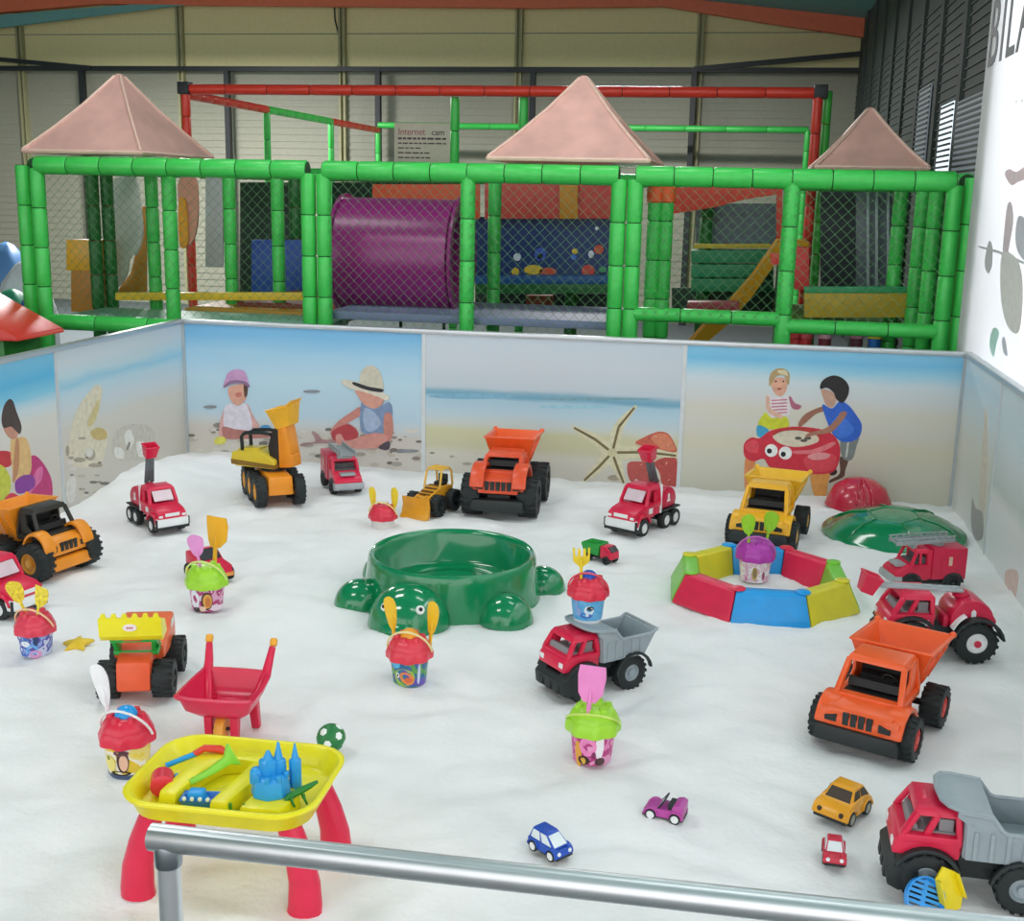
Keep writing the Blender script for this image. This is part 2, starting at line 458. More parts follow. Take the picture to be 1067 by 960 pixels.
# yellow edge pads and coloured panels seen through the net
def panel(pts, Y, th, m, name='panel', sm=False, label=None):
    q = [onY(x, y, Y) for x, y in pts]; q = [(p.x-OF.x, p.z-OF.z) for p in q]
    return MB().prism(smooth(q, 4) if sm else q, Y-OF.y, Y+th-OF.y).build(name, m, pf, bevel=.004 if not sm else 0, label=label)
R_ = lambda x0, y0, x1, y1: [(x0, y0), (x1, y0), (x1, y1), (x0, y1)]
panel(R_(120, 305, 320, 313), YM-.2, .08, mat('#E8C62A', .4), label='yellow edge pad')
panel(R_(838, 306, 948, 331), YM-.25, .08, mat('#C9A62B', .45), label='yellow edge pad')
panel(R_(838, 299, 948, 306), YM-.2, .08, mat('#2C9A64', .45), label='green edge pad')
panel(R_(69, 250, 98, 282), YM+.05, .25, YEL, 'bag', label='yellow block'); panel(R_(74, 282, 98, 325), YM+.05, .25, mat('#C98324', .45), 'bag', label='ochre block')
panel([(122, 186), (140, 184), (146, 215), (148, 245), (142, 265), (135, 268), (132, 285), (124, 298), (118, 290), (118, 200)], YM+.35, .03, mat('#D6D9D4', .5), 'cutout', True, 'white wavy cut-out panel')
panel([(148, 215), (152, 215), (152, 305), (122, 305), (126, 298), (136, 285), (140, 268), (148, 250)], YM+.42, .03, mat('#B67D22', .5), 'cutout', label='ochre panel')
panel([(186, 188), (203, 184), (206, 210), (205, 235), (200, 252), (190, 255), (187, 225)], YM+.6, .03, mat('#DD9C86', .5), 'cutout', True, 'pink cut-out figure')
panel([(186, 212), (192, 207), (195, 230), (195, 255), (187, 255)], YM+.57, .02, mat('#F2A51E', .5), 'cutout', True, 'orange cut-out strip')
panel(R_(214, 184, 232, 278), YK-.1, .03, mat('#C3C9CB', .5), label='pale grey panel'); panel(R_(262, 250, 316, 312), YK-.2, .06, mat('#1F4FA8', .4), label='blue panel')
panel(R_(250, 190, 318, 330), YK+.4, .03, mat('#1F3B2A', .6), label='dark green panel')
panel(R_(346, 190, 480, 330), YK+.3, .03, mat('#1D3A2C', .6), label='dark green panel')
# orange-red net bands high up, aquarium wall, ledge
panel(R_(388, 192, 500, 228), YK-.2, .02, mat('#D7552E', .5), 'band', label='orange band'); panel(R_(505, 190, 640, 228), YK-.2, .02, mat('#C84A43', .5), 'band', label='red band')
panel(R_(583, 190, 602, 228), YK-.24, .02, mat('#C98A22', .5), 'band', label='ochre band')
sea = MB(); q = [onY(x, y, YK-.1) for x, y in R_(495, 226, 645, 290)]
sea.use(mat('#14366F', .4)).prism([(p.x-OF.x, p.z-OF.z) for p in q], YK-.1-OF.y, YK-.06-OF.y)
def seablob(cx, cy, rx, ry, m, tail=None):
    pts = [(cx+rx*math.cos(t), cy+ry*math.sin(t)) for t in [2*pi*i/12 for i in range(12)]]
    if tail: pts = pts[:6]+[(cx-rx*1.0, cy), (cx-rx*1.7, cy-ry), (cx-rx*1.7, cy+ry), (cx-rx*1.0, cy)][:0]+pts[6:]
    q = [onY(x, y, YK-.105) for x, y in pts]
    sea.use(m).prism([(p.x-OF.x, p.z-OF.z) for p in q], YK-.112-OF.y, YK-.1-OF.y)
for cx, cy, rx, ry, h in ((539, 268, 4, 4, '#DCE6F2'), (563, 265, 6, 7, '#3D5FC4'), (563, 267, 3, 3, '#F2F4F8'), (556, 281, 10, 5, '#E8C93A'), (571, 283, 9, 4, '#D8573C'), (537, 283, 4, 4, '#E8C93A'), (514, 282, 3, 4, '#E8C93A'), (624, 260, 5, 5, '#D8573C'), (616, 265, 3, 4, '#DCE6F2'), (613, 282, 7, 6, '#D0483C'), (599, 262, 3, 3, '#E8C93A'), (622, 238, 2, 2, '#DCE6F2'), (598, 268, 3, 3, '#3D78D4'), (628, 281, 4, 3, '#3DA06A')):
    seablob(cx, cy, rx, ry, mat(h, .45))
sea.build('aquarium_panel', None, pf, label='dark blue panel printed with sea creatures')
panel(R_(495, 288, 645, 296), YK-.45, .3, mat('#1E5C9E', .45), 'ledge', label='blue ledge'); panel(R_(495, 296, 645, 306), YK-.45, .3, mat('#1D6B34', .45), 'ledge', label='green ledge')
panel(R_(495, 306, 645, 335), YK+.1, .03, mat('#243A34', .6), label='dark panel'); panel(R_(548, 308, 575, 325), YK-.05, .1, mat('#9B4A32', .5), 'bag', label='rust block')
# right bay: red rail, grey net, green steps
panel([(694, 196), (815, 190), (815, 260), (809, 260), (809, 203), (775, 208), (745, 216), (694, 224)], YK-.25, .05, mat('#D8452F', .45), 'band', label='red band')
panel(R_(725, 212, 812, 258), YK+.1, .02, mat('#6E7B86', .5), label='grey net panel'); panel(R_(723, 254, 803, 259), YK-.1, .05, mat('#C7B02C', .45), 'band', label='yellow band')
for i, y in enumerate((261, 276, 291)):
    panel(R_(720, y, 806, y+13), YK-.2-.1*i, .3, mat('#178454', .45), 'step', label='green step')
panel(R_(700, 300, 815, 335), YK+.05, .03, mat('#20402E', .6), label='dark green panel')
panel(R_(716, 315, 770, 323), YM+.4, .2, mat('#A23A43', .45), 'pad', label='dark red pad')
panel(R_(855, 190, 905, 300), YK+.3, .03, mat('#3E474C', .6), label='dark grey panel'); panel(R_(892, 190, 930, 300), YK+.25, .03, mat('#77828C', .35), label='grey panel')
for px in (903, 912, 924): panel(R_(px, 192, px+3, 300), YK+.2, .02, mat('#C5D3DA', .3), 'slat', label='pale strip')
panel(R_(828, 258, 843, 302), YM+.2, .2, mat('#D93B3B', .45), 'pad', label='red pad'); panel(R_(803, 264, 812, 276), YM+.1, .1, mat('#E5453B', .45), 'pad', label='red pad')
# netting of the bays: diamond mesh of cord
cord = mat('#5F8F5E', .6)
def net(x0, x1, z0, z1, Y, s=.075, r=.0015, m=cord):
    q = MB(); L = (x1-x0)+(z1-z0); k = int(L/s)
    for i in range(1, k):
        c = i*s
        for sgn in (0, 1):
            xa, za = (c, 0) if c <= x1-x0 else (x1-x0, c-(x1-x0))
            xb, zb = (0, c) if c <= z1-z0 else (c-(z1-z0), z1-z0)
            if sgn: xa, xb = (x1-x0)-xa, (x1-x0)-xb
            q.tube([(x0+xa-OF.x, Y-OF.y, z0+za-OF.z), (x0+xb-OF.x, Y-OF.y, z0+zb-OF.z)], r, 3, cap=False)
    return q.build('netting', m, pf)
net(front[0]+.05, front[1]-.05, ZD+.06, ZT-.07, YF)
net(front[2]+.05, front[4]-.05, ZD+.06, ZT-.07, YF-.05)
net(front[5]+.05, front[7]-.05, onY(760, 331, YF).z, ZT-.07, YF-.05)
# purple crawl tube
xa, xb_ = onY(349, 270, 9.0).x, onY(476, 270, 9.0).x
zc = onY(412, 268, 9.1).z; rt = (onY(412, 209, 9.1).z-onY(412, 330, 9.1).z)/2
tt = thing('crawl_tunnel', 'big purple plastic crawl tunnel inside the green play frame', 'tunnel', (xa+xb_)/2, 9.25, zc-rt)
h = (xb_-xa)/2; pm = mat('#8E2473', .3)
TB = MB(); TB.lathe([(rt*.96, -h+.02), (rt, -h+.03), (rt, h-.05), (rt*.96, h-.04), (rt*.93, h-.05), (rt*.93, -h+.03)], 56, (0, 0, rt), 'x', closed=True)
TB.build('tube', pm, tt)
for sx in (-1, 1):
    MB().lathe([(rt*.9, sx*h-.012), (rt*1.06, sx*h-.012), (rt*1.07, sx*h), (rt*1.06, sx*h+.012), (rt*.9, sx*h+.012)], 56, (-sx*.015, 0, rt), 'x', closed=True).build('flange', pm, tt)
# pyramid roofs of vinyl
vin = mat('#E0B0A4', .3, var=.12, scale=5, coat=.5)
def pyramid(pl, pr_, pt, zpx, Y, dy, label):
    a, b = onY(pl, zpx, Y), onY(pr_, zpx, Y); z = ZT+.085; top = onY(pt[0], pt[1], Y+dy/2)
    cx = (a.x+b.x)/2; w_ = (b.x-a.x)/2
    t = thing('tent_roof', label, 'roof', cx, Y+dy/2, z, group=None)
    q = MB(); H_ = top.z-z
    rs = []
    for f, s_ in ((0, .97), (.004, 1.0), (.035, 1.01), (.05, .985), (.3, .70), (.6, .385), (.85, .155), (.96, .06), (1., .03)):
        ring = []
        for i in range(4):
            c0 = [(-1, -1), (1, -1), (1, 1), (-1, 1)][i]; c1 = [(-1, -1), (1, -1), (1, 1), (-1, 1)][(i+1) % 4]
            for j in range(4):
                u_ = j/4; sag = 1-.05*math.sin(pi*u_)*math.sin(pi*min(1, f*1.1))
                ring.append(((c0[0]+(c1[0]-c0[0])*u_)*w_*s_*sag, (c0[1]+(c1[1]-c0[1])*u_)*dy/2*s_*sag, f*H_))
        rs.append(ring)
    q.rings(rs); q.build('cover', vin, t, sharp=30)
    e = MB()
    for sx, sy in ((-1, -1), (1, -1), (1, 1), (-1, 1)):
        e.tube([(sx*w_*1.0, sy*dy/2*1.0, .03), (sx*w_*.7, sy*dy/2*.7, .3*H_+.004), (sx*w_*.385, sy*dy/2*.385, .6*H_+.004), (sx*w_*.05, sy*dy/2*.05, .97*H_)], .012, 6)
    for i in range(4):
        c0 = [(-1, -1), (1, -1), (1, 1), (-1, 1)][i]; c1 = [(-1, -1), (1, -1), (1, 1), (-1, 1)][(i+1) % 4]
        e.tube([(c0[0]*w_, c0[1]*dy/2, .02), (c1[0]*w_, c1[1]*dy/2, .02)], .014, 6)
    e.build('hem', mat('#E6C3B2', .35), t)
    return t
pyramid(24, 147, (125, 77), 163, YF, 1.25, 'big tan vinyl pyramid roof over the left end of the green play frame')
pyramid(508, 676, (603, 79), 167, YF, 1.5, 'tan vinyl pyramid roof over the middle of the green play frame')
pyramid(850, 968, (905, 112), 177, YF+.9, 1.0, 'small tan vinyl pyramid roof over the right end of the green play frame')
# yellow slide in the right bay
sa, sb = onY(808, 268, YK-.6), onY(738, 352, YK-.9)
sd = thing('slide', 'yellow plastic slide behind the netting in the right bay', 'slide', sb.x, YK-.9, G0)
o_ = Vector((sb.x, YK-.9, G0))
q = MB(); W_ = .5
pth = [sa+Vector((.25, 0, 0)), sa, sa.lerp(sb, .35)+Vector((0, 0, -.06)), sa.lerp(sb, .7)+Vector((0, 0, -.06)), sb, sb+Vector((-.2, 0, -.25)), sb+Vector((-.5, 0, -.42))]
rs = []
for p in pth:
    p = p-o_
    rs.append([(p.x, -.03, p.z+.14), (p.x, 0, p.z+.15), (p.x, .03, p.z+.02), (p.x, W_-.03, p.z+.02), (p.x, W_, p.z+.15), (p.x, W_+.03, p.z+.14), (p.x, W_, p.z-.03), (p.x, 0, p.z-.03)])
q.rings(rs); q.build('chute', mat('#D9A022', .3), sd)
MB().box(sa.x-o_.x+.02, sa.x-o_.x+.1, .05, W_-.05, 0, sa.z-G0-.04).build('support', mat('#2C8A3A', .4), sd)
# upper frame of red and green rails standing behind
U0, U1 = 11.5, 18.0
uf = thing('rail_frame', 'tall frame of red and green padded rails rising behind the play frame', 'rail frame', -3, U0, G0)
OU = Vector((-3, U0, G0))
kw = dict(parent=uf, off=OU)
A = onY(193, 92, U0); B = onY(855, 98, U0); zA = (A.z+B.z)/2
padded((A.x, U0, zA), (B.x-.05, U0, zA), .05, REDF, 'rail', seg=.42, **kw)
padded((A.x, U0, G0), (A.x, U0, zA+.03), .045, REDF, 'post', **kw); padded((B.x-.02, U0-.02, G0), (B.x-.02, U0-.02, zA-.04), .045, REDF, 'post', **kw)
padded((B.x+.07, U0+.05, G0), (B.x+.07, U0+.05, zA+.02), .04, mat('#3FB33F', .36), 'post', **kw)
for px in (474, 545):
    x = onY(px, 130, U0+.1).x; padded((x, U0+.1, G0), (x, U0+.1, zA-.05), .045, FOAM, 'post', **kw)
yy = [U0, 13.6, 15.85, U1]
for i, (m, n_) in enumerate(((REDF, 'rail'), (FOAM, 'rail'), (REDF, 'rail'))):
    padded((A.x, yy[i], zA-.05), (A.x, yy[i+1], zA-.05), .045, m, n_, **kw)
for y in yy[1:]: padded((A.x, y, G0), (A.x, y, zA-.08), .04, FOAM, 'post', **kw)
xr = onY(842, 136, U1).x; zz = onY(700, 134, U1).z
padded((A.x, U1, zz), (xr, U1, zz), .045, FOAM, 'rail', seg=.6, **kw); padded((xr, U1, G0), (xr, U1, zz), .045, FOAM, 'post', **kw)
for p in (A, B):
    cp = MB(); cp.box(p.x-.06-OU.x, p.x+.06-OU.x, -.06, .06, zA-.05-OU.z, zA+.07-OU.z)
    cp.build('joint_cap', BLK, uf, bevel=.01)
# notice board on the upper frame
N0, N1 = onY(411, 128, 12.), onY(469, 171, 12.)
nb = thing('notice_board', 'white notice board with pink heading and lines of text, above the green frame', 'sign', (N0.x+N1.x)/2, 12, N1.z-.05)
wn, hn = (N1.x-N0.x)/2, N0.z-N1.z+.05
MB().box(-wn, wn, -.01, .01, 0, hn).build('board', mat('#CFC9B8', .4), nb, bevel=.004)
st = MB()
for dx in (-wn*.8, wn*.8): st.cyl((dx, .03, -(N1.z-.05-G0)), (dx, .03, hn*.9), .018, n=8)
st.build('stand', iron, nb)
UP = Matrix(((1, 0, 0, 0), (0, 0, -1, 0), (0, 1, 0, 0), (0, 0, 0, 1)))
glyphs('Internet', hn*.21, mat('#A9626A', .5), nb, 'heading', Matrix.Translation((-wn*.86, -.012, hn*.74)) @ UP, label='pink heading', sx=.93)
glyphs('cam', hn*.19, mat('#3A3036', .5), nb, 'heading', Matrix.Translation((wn*.33, -.012, hn*.74)) @ UP, label='black word')
for i, (e1, t_) in enumerate(((.86, .03), (.86, .02), (0, .018), (.3, .02), (.3, .02), (-.15, .016))):
    ln = MB(); z = hn*(.66-.105*i); x = -wn*.86
    while x < e1*wn-.01:
        l_ = wn*random.uniform(.1, .25); ln.box(x, min(x+l_, e1*wn), -.0125, -.0105, z-hn*t_/1.3, z+hn*t_/1.3); x += l_+wn*.04
    ln.build('text_line', mat('#5B4A48', .5), nb, label='line of small unreadable text')

# padded rollers standing on the floor beyond the right bay
for px, c0, c1, lab in ((829, '#C7353B', '#C7353B', 'plain red padded roller, leftmost of the row under the right bay'), (840, '#D2525A', '#C7353B', 'red and rose padded roller under the right bay'), (860, '#E7A9BE', '#8A3446', 'pink and white padded roller under the right bay'), (893, '#C98199', '#6E3342', 'mauve padded roller under the right bay'), (912, '#F0D63A', '#2D6FC9', 'yellow, white and blue padded roller under the right bay')):
    p = onY(px, 349, 9.6); t = thing('padded_roller', lab, 'roller', p.x, 9.6, G0, group='padded rollers under the right bay')
    hh = onY(px, 344, 9.6).z-G0
    MB().lathe([(.04, 0), (.048, .01), (.048, hh*.93), (.04, hh*.93+.01)], 16).build('core', mat(c1, .4), t)
    MB().lathe([(.045, hh*.93), (.055, hh*.935), (.055, hh*.99), (.045, hh)], 16).build('cap', mat(c0, .4), t)
# things left of the frame: red roofed playhouse, inflatables
c = onY(-30, 362, 7.72)
ph = thing('playhouse', 'green playhouse with red pitched roof left of the pit, mostly out of the frame', 'playhouse', c.x-.05, 7.72, G0)
q = onY(44, 351, 7.72); zr0 = q.z-G0; wl = q.x-c.x+.05; zt_ = onY(-28, 300, 7.72).z-G0
MB().prism([(-wl, zr0-.02), (wl, zr0), (wl*.98, zr0+.03), (0, zt_), (-wl*.98, zr0+.03)], -.3, .3).build('roof', mat('#E23F35', .4), ph, bevel=.012)
bd = MB(); bd.box(-wl*.72, wl*.72, -.2, .25, 0, zr0); bd.build('body', mat('#2F8A37', .4), ph, bevel=.02)
MB().box(-wl*.2, wl*.25, -.215, -.2, .0, zr0*.8).build('door', mat('#C9A02A', .4), ph, bevel=.01)
def infl(name, lab, px, py, Y, rx, ry, rz, m, pm_=None):
    p = onY(px, py, Y)
    pts = MB(); wv = lambda t, r, z: 1+.06*math.sin(6*t)
    pts.lathe([(rx*.9, 0), (rx, .08), (rx*.98, (p.z-G0)*.5), (rx*.7, (p.z-G0)*.8), (rx*.25, (p.z-G0)*.97), (.02, p.z-G0)], 28, wob=wv)
    o = pts.build(name, m, None); o.location = (p.x, Y, G0)
    return tag(o, lab, 'inflatable')
infl('inflatable_cone', 'white inflatable cone left of the green play frame', 24, 272, 11.6, .32, .3, 0, mat('#D8DEE3', .4))
infl('inflatable_whale', 'blue inflatable hump at the left edge beyond the red roof', 6, 252, 12.6, .36, .3, 0, mat('#5E8FC4', .35))
infl('inflatable_bush', 'green and teal inflatable hump low behind the red roof', 12, 301, 10.9, .34, .3, 0, mat('#3FA07C', .35))
infl('inflatable_cushion', 'dark blue inflatable hump between the red roof and the green corner posts', 27, 312, 10.2, .16, .3, 0, mat('#2C5FA8', .35))
# ================================================================== SAND PIT
nx, ny = 190, 250
SX0, SX1, SY0, SY1 = PX0, PX1, 1.95, PY1
sand = MB()
vs = [(SX0+(SX1-SX0)*i/nx, SY0+(SY1-SY0)*j/ny) for j in range(ny+1) for i in range(nx+1)]
def dent(x, y):                                  # footprints and scuffs in the loose sand
    h = .015*noise.noise(Vector((x*4.1, y*4.1, 1)))+.009*noise.noise(Vector((x*9, y*9, 5)))+.004*noise.noise(Vector((x*19, y*19, 2)))
    r_ = 1-abs(noise.noise(Vector((x*2.3+4, y*2.3, 9)))*2)
    return h-.02*max(0, r_-.5)-.006
sand.add([(x, y, sand_z(x, y)+dent(x, y)) for x, y in vs], [[j*(nx+1)+i, j*(nx+1)+i+1, (j+1)*(nx+1)+i+1, (j+1)*(nx+1)+i] for j in range(ny) for i in range(nx)])
sm = mat('#F2F2F1', .9, var=.03, scale=2.2, bump=.35, bscale=45)
so = sand.build('sand', sm, None, sharp=180); tag(so, 'bed of fine white sand filling the whole play pit', 'sand', kind='stuff')
struct(MB().box(SX0-.1, SX1+.1, SY0-.1, SY0, FLOOR, .02).build('wall_front', mat('#B9C0C4', .5)))

PEB = [mat(h, .6) for h in ('#A9A398', '#D9D4CC', '#8E867C', '#C5BBAE', '#77726B')]
class Print:
    """a printed hard panel of the pit wall; shapes are inks lying a hair over the sheet"""
    def __init__(s, name, side, a, b, label, stops, wob=.05):
        s.side, s.name, s.label = side, name, label
        s.mb = MB(); lay = .02
        s.o = Vector(((a+b)/2, PY1, 0)) if side == 'back' else Vector((PX0 if side == 'left' else PX1, (a+b)/2, 0))
        h = (b-a)/2-.004
        m = ramp_mat('print_'+name, stops, 2, 0., WT, wob)
        s.mb.use(m)
        if side == 'back': s.mb.box(-h, h, 0, lay, FLOOR, WT)
        elif side == 'left': s.mb.box(-lay, 0, -h, h, FLOOR, WT)
        else: s.mb.box(0, lay, -h, h, FLOOR, WT)
        s.k = 0; s.h = h
    def pt(s, x, y):
        if s.side == 'back': p = onY(x, y, PY1)-s.o; return (max(-s.h, min(s.h, p.x)), max(-.1, p.z))
        p = onX(x, y, s.o.x)-s.o; return (max(-s.h, min(s.h, p.y)), max(-.1, p.z))
    def raw(s, q, m, sm=True, n=4):
        s.k += 1; t = .0008+.00006*s.k
        q = smooth(q, n) if sm else q
        s.mb.use(m)
        ax, d = {'back': ('y', -1), 'left': ('x', 1), 'right': ('x', -1)}[s.side]
        s.mb.prism(q, d*t, d*.0002, axis=ax)
    def blob(s, pts, col, sm=True, ox=0, oy=0, k=1., n=4):
        s.raw([s.pt(ox+x/k, oy+y/k) for x, y in pts], mat(col, .5, var=.1, scale=30) if isinstance(col, str) else col, sm, n)
    def disc(s, cx, cy, rx, ry, col, ox=0, oy=0, k=1.):
        s.blob([(cx+rx*math.cos(t), cy+ry*math.sin(t)) for t in [2*pi*i/10 for i in range(10)]], col, True, ox, oy, k, 2)
    def line(s, a, b, w0, w1, col, ox=0, oy=0, k=1.):
        a, b = Vector(a), Vector(b); n = Vector((-(b-a).y, (b-a).x)).normalized()
        s.blob([tuple(a+n*w0), tuple(b+n*w1), tuple(b-n*w1), tuple(a-n*w0)], col, False, ox, oy, k)
    def pebbles(s, n, x0, x1, y0, y1, r=(1, 4)):
        for i in range(n):
            x, y = random.uniform(x0, x1), random.uniform(y0, y1); a = random.uniform(*r)
            s.disc(x, y, a*random.uniform(1, 1.8), a*.55, random.choice(PEB))
    def done(s):
        o = s.mb.build('picture_panel', None, None, sharp=30); o.location = s.o
        return tag(o, s.label, 'picture panel', 'beach picture panels round the pit')

BS = [PX0, -1.968, -.292, PX1]
# --- back wall, left: two toddlers sitting by the sea
p = Print('toddlers', 'back', BS[0], BS[1], 'beach picture of two toddlers in sun hats, left third of the back pit wall',
          [(0, '#D3CDC4'), (.22, '#CFC9C0'), (.30, '#C9D3D8'), (.36, '#BAD4E2'), (.62, '#BCDAEA'), (.8, '#A6D0E8'), (.93, '#7DBBE2'), (1, '#74B4DE')], .035)
p.pebbles(90, 196, 440, 446, 488); p.pebbles(12, 196, 300, 430, 470, (2, 5))
for x, y, w in ((219, 424, 7), (325, 408, 9), (425, 470, 12), (207, 474, 10)): p.disc(x, y, w, 1.6, '#8C9097')
K = dict(ox=185, oy=340, k=4.104)
p.blob([(185, 405), (205, 345), (225, 330), (262, 342), (295, 330), (322, 380), (352, 436), (330, 450), (300, 400), (300, 450), (205, 445), (200, 470), (178, 468)], '#D9A6A2', **K)
p.blob([(205, 345), (228, 328), (262, 340), (292, 328), (315, 385), (318, 440), (290, 455), (210, 440), (198, 400)], '#DCD6E2', **K)
p.blob([(195, 430), (250, 440), (300, 445), (400, 455), (420, 470), (330, 480), (240, 482), (200, 475)], '#B5766F', **K)
p.blob([(222, 260), (290, 250), (297, 300), (270, 335), (245, 332), (224, 305)], '#DDA48F', **K); p.blob([(285, 245), (300, 250), (298, 295), (288, 300)], '#5B4034', **K)
p.blob([(250, 285), (275, 283), (272, 300), (255, 302)], '#C9776A', **K)
p.blob([(198, 262), (208, 220), (222, 195), (255, 184), (288, 195), (302, 232), (308, 260), (288, 244), (240, 240)], '#C99AC4', **K)
p.blob([(198, 264), (220, 236), (262, 230), (300, 240), (308, 262), (280, 246), (235, 246)], '#8D6C8C', **K)
p.blob([(355, 445), (362, 425), (392, 425), (400, 447)], '#4F9AD0', **K); p.blob([(160, 500), (165, 478), (200, 472), (208, 492), (190, 505)], '#D9D25B', **K)
p.blob([(575, 450), (600, 462), (625, 485), (690, 480), (760, 470), (800, 490), (760, 505), (700, 500), (600, 500), (530, 512), (535, 500), (590, 492)], '#A98583', **K)
p.blob([(780, 345), (790, 375), (735, 410), (690, 445), (668, 470), (655, 450), (690, 405), (740, 370)], '#C98579', **K)
p.blob([(660, 455), (690, 430), (735, 420), (770, 450), (765, 480), (700, 490), (668, 485)], '#B8434A', **K)
p.blob([(785, 340), (800, 322), (850, 350), (905, 325), (920, 375), (905, 420), (885, 455), (800, 458), (782, 420)], '#7C93B5', **K)
p.blob([(800, 350), (850, 375), (870, 420), (830, 450), (800, 430)], '#A5B8D2', **K)
p.blob([(885, 380), (915, 375), (922, 450), (905, 495), (885, 470)], '#C98579', **K)
p.blob([(678, 470), (700, 460), (725, 490), (800, 465), (850, 455), (895, 470), (880, 515), (820, 522), (740, 522), (690, 510)], '#D4958A', **K)
p.blob([(860, 515), (905, 490), (905, 525), (880, 528)], '#4E4650', **K)
p.blob([(765, 270), (870, 280), (880, 325), (845, 352), (800, 335), (778, 305)], '#D79C8A', **K)
p.blob([(700, 236), (720, 228), (770, 240), (860, 275), (905, 300), (895, 318), (860, 302), (790, 278), (730, 262)], '#D9D3C2', **K)
p.blob([(782, 250), (785, 200), (808, 172), (840, 170), (868, 200), (880, 270), (830, 268)], '#CFC9B6', **K)
p.blob([(757, 238), (820, 258), (877, 268), (872, 282), (810, 272), (754, 250)], '#2E2B30', **K)
p.done()
# --- back wall, middle: empty beach with starfish
p = Print('starfish', 'back', BS[1], BS[2], 'beach picture with a starfish, middle third of the back pit wall',
          [(0, '#CFCBC0'), (.14, '#D3CFC2'), (.2, '#CCC9A8'), (.31, '#CFCDA6'), (.37, '#CCD3D0'), (.46, '#B9D2DE'), (.545, '#A9CBDB'), (.575, '#6FA7C2'), (.6, '#86B2C6'), (.63, '#C3CFD8'), (.8, '#CBD3DB'), (1, '#C6D2DC')], .028)
p.disc(492, 413, 46, 3, '#7FB2CC'); p.disc(620, 416, 60, 1.6, '#7DA6B4'); p.disc(600, 424, 40, 2, '#9CCBDA')
p.disc(560, 488, 14, 3.4, '#A39C8E'); p.pebbles(16, 448, 555, 470, 488, (1, 3.5)); p.disc(640, 498, 7, 3, '#A59A88')
K = dict(ox=560, oy=400, k=6.67)
p.blob([(680, 410), (740, 372), (800, 345), (850, 333), (905, 345), (945, 400), (968, 470), (900, 470), (760, 440)], '#C9614C', **K)
p.blob([(790, 375), (850, 345), (900, 355), (940, 410), (955, 460), (860, 450)], '#D68160', **K)
p.blob([(625, 560), (700, 540), (790, 560), (830, 640), (840, 690), (660, 690)], '#B9544F', **K)
p.blob([(815, 540), (965, 520), (960, 725), (870, 700), (850, 620)], '#B64A44', **K)
for i in range(26):
    x, y = random.uniform(650, 950), random.uniform(370, 690)
    if not (455 < y < 530): p.line((x, y), (x+random.uniform(-26, 26), y+random.uniform(-22, 22)), 3, 2, random.choice(('#E0A07E', '#8E3434', '#E7B79E')), **K)
for tip, mid in (((255, 305), (400, 385)), ((675, 165), (565, 300)), ((965, 500), (760, 475)), ((600, 690), (560, 590)), ((325, 672), (430, 575))):
    a = Vector((520, 478)); m_ = Vector(mid); t_ = Vector(tip); n = Vector((-(t_-a).y, (t_-a).x)).normalized()
    p.blob([tuple(a+n*42), tuple(m_+n*34), tuple(t_+n*12), tuple(t_-n*12), tuple(m_-n*34), tuple(a-n*42)], '#D8D2B2', **K)
for tip, mid in (((255, 305), (400, 385)), ((675, 165), (565, 300)), ((965, 500), (760, 475)), ((600, 690), (560, 590)), ((325, 672), (430, 575))):
    p.line((520, 478), mid, 9, 9, '#77693F', **K); p.line(mid, tip, 9, 7, '#6F6240', **K)
p.disc(520, 478, 34, 30, '#CFC79E', **K)
p.done()
# --- back wall, right: two children at a red crab shaped sand table
p = Print('crab_table', 'back', BS[2], BS[3], 'beach picture of two children at a red crab table, right of the starfish picture',
          [(0, '#C6C4B4'), (.2, '#CDCBBC'), (.34, '#D3CDB8'), (.45, '#D2D0C6'), (.58, '#D5D2C4'), (.66, '#D4D6D6'), (.78, '#CFDCE2'), (.86, '#9CD0E6'), (.92, '#74BEE4'), (1, '#86C6E6')], .03)
K = dict(ox=760, oy=370, k=6)
p.blob([(225, 270), (250, 250), (300, 265), (360, 255), (382, 290), (370, 375), (270, 392), (232, 340)], '#E2D9DC', **K)
for y in (285, 305, 325, 345, 365): p.line((262, y), (362, y-6), 4, 4, '#C76C86', **K)
p.blob([(178, 435), (225, 360), (265, 395), (355, 385), (365, 460), (250, 465)], '#CBD032', **K); p.blob([(175, 440), (240, 462), (245, 512), (178, 510)], '#3E9FC9', **K)
p.blob([(228, 265), (250, 262), (262, 335), (330, 375), (322, 398), (240, 355)], '#DDB39E', **K); p.blob([(372, 265), (385, 262), (410, 300), (450, 318), (430, 342), (390, 330)], '#B0657C', **K)
p.blob([(262, 180), (300, 140), (350, 150), (362, 200), (345, 240), (315, 258), (280, 235)], '#DDA68C', **K)
p.blob([(250, 195), (252, 130), (282, 92), (335, 84), (375, 115), (372, 185), (355, 170), (340, 130), (295, 135), (272, 170)], '#B59A6C', **K)
p.blob([(300, 100), (350, 95), (366, 130), (350, 128), (320, 118)], '#D9CDA8', **K)
p.disc(290, 165, 6, 6, '#3A2A26', **K); p.disc(338, 165, 6, 6, '#3A2A26', **K); p.disc(312, 212, 14, 7, '#B5544E', **K)
p.blob([(690, 640), (745, 645), (725, 720), (715, 760), (665, 785), (625, 800), (630, 780), (690, 740)], '#5F4438', **K)
p.blob([(700, 520), (805, 505), (795, 570), (765, 655), (705, 640)], '#7E8784', **K); p.line((745, 530), (730, 640), 6, 5, '#C7CEC8', **K)
p.disc(640, 730, 34, 24, '#2E2824', **K)
p.blob([(100, 650), (160, 655), (150, 730), (115, 830), (95, 825)], '#D98A55', **K); p.blob([(510, 735), (625, 740), (615, 800), (600, 885), (535, 890)], '#D99A4E', **K)
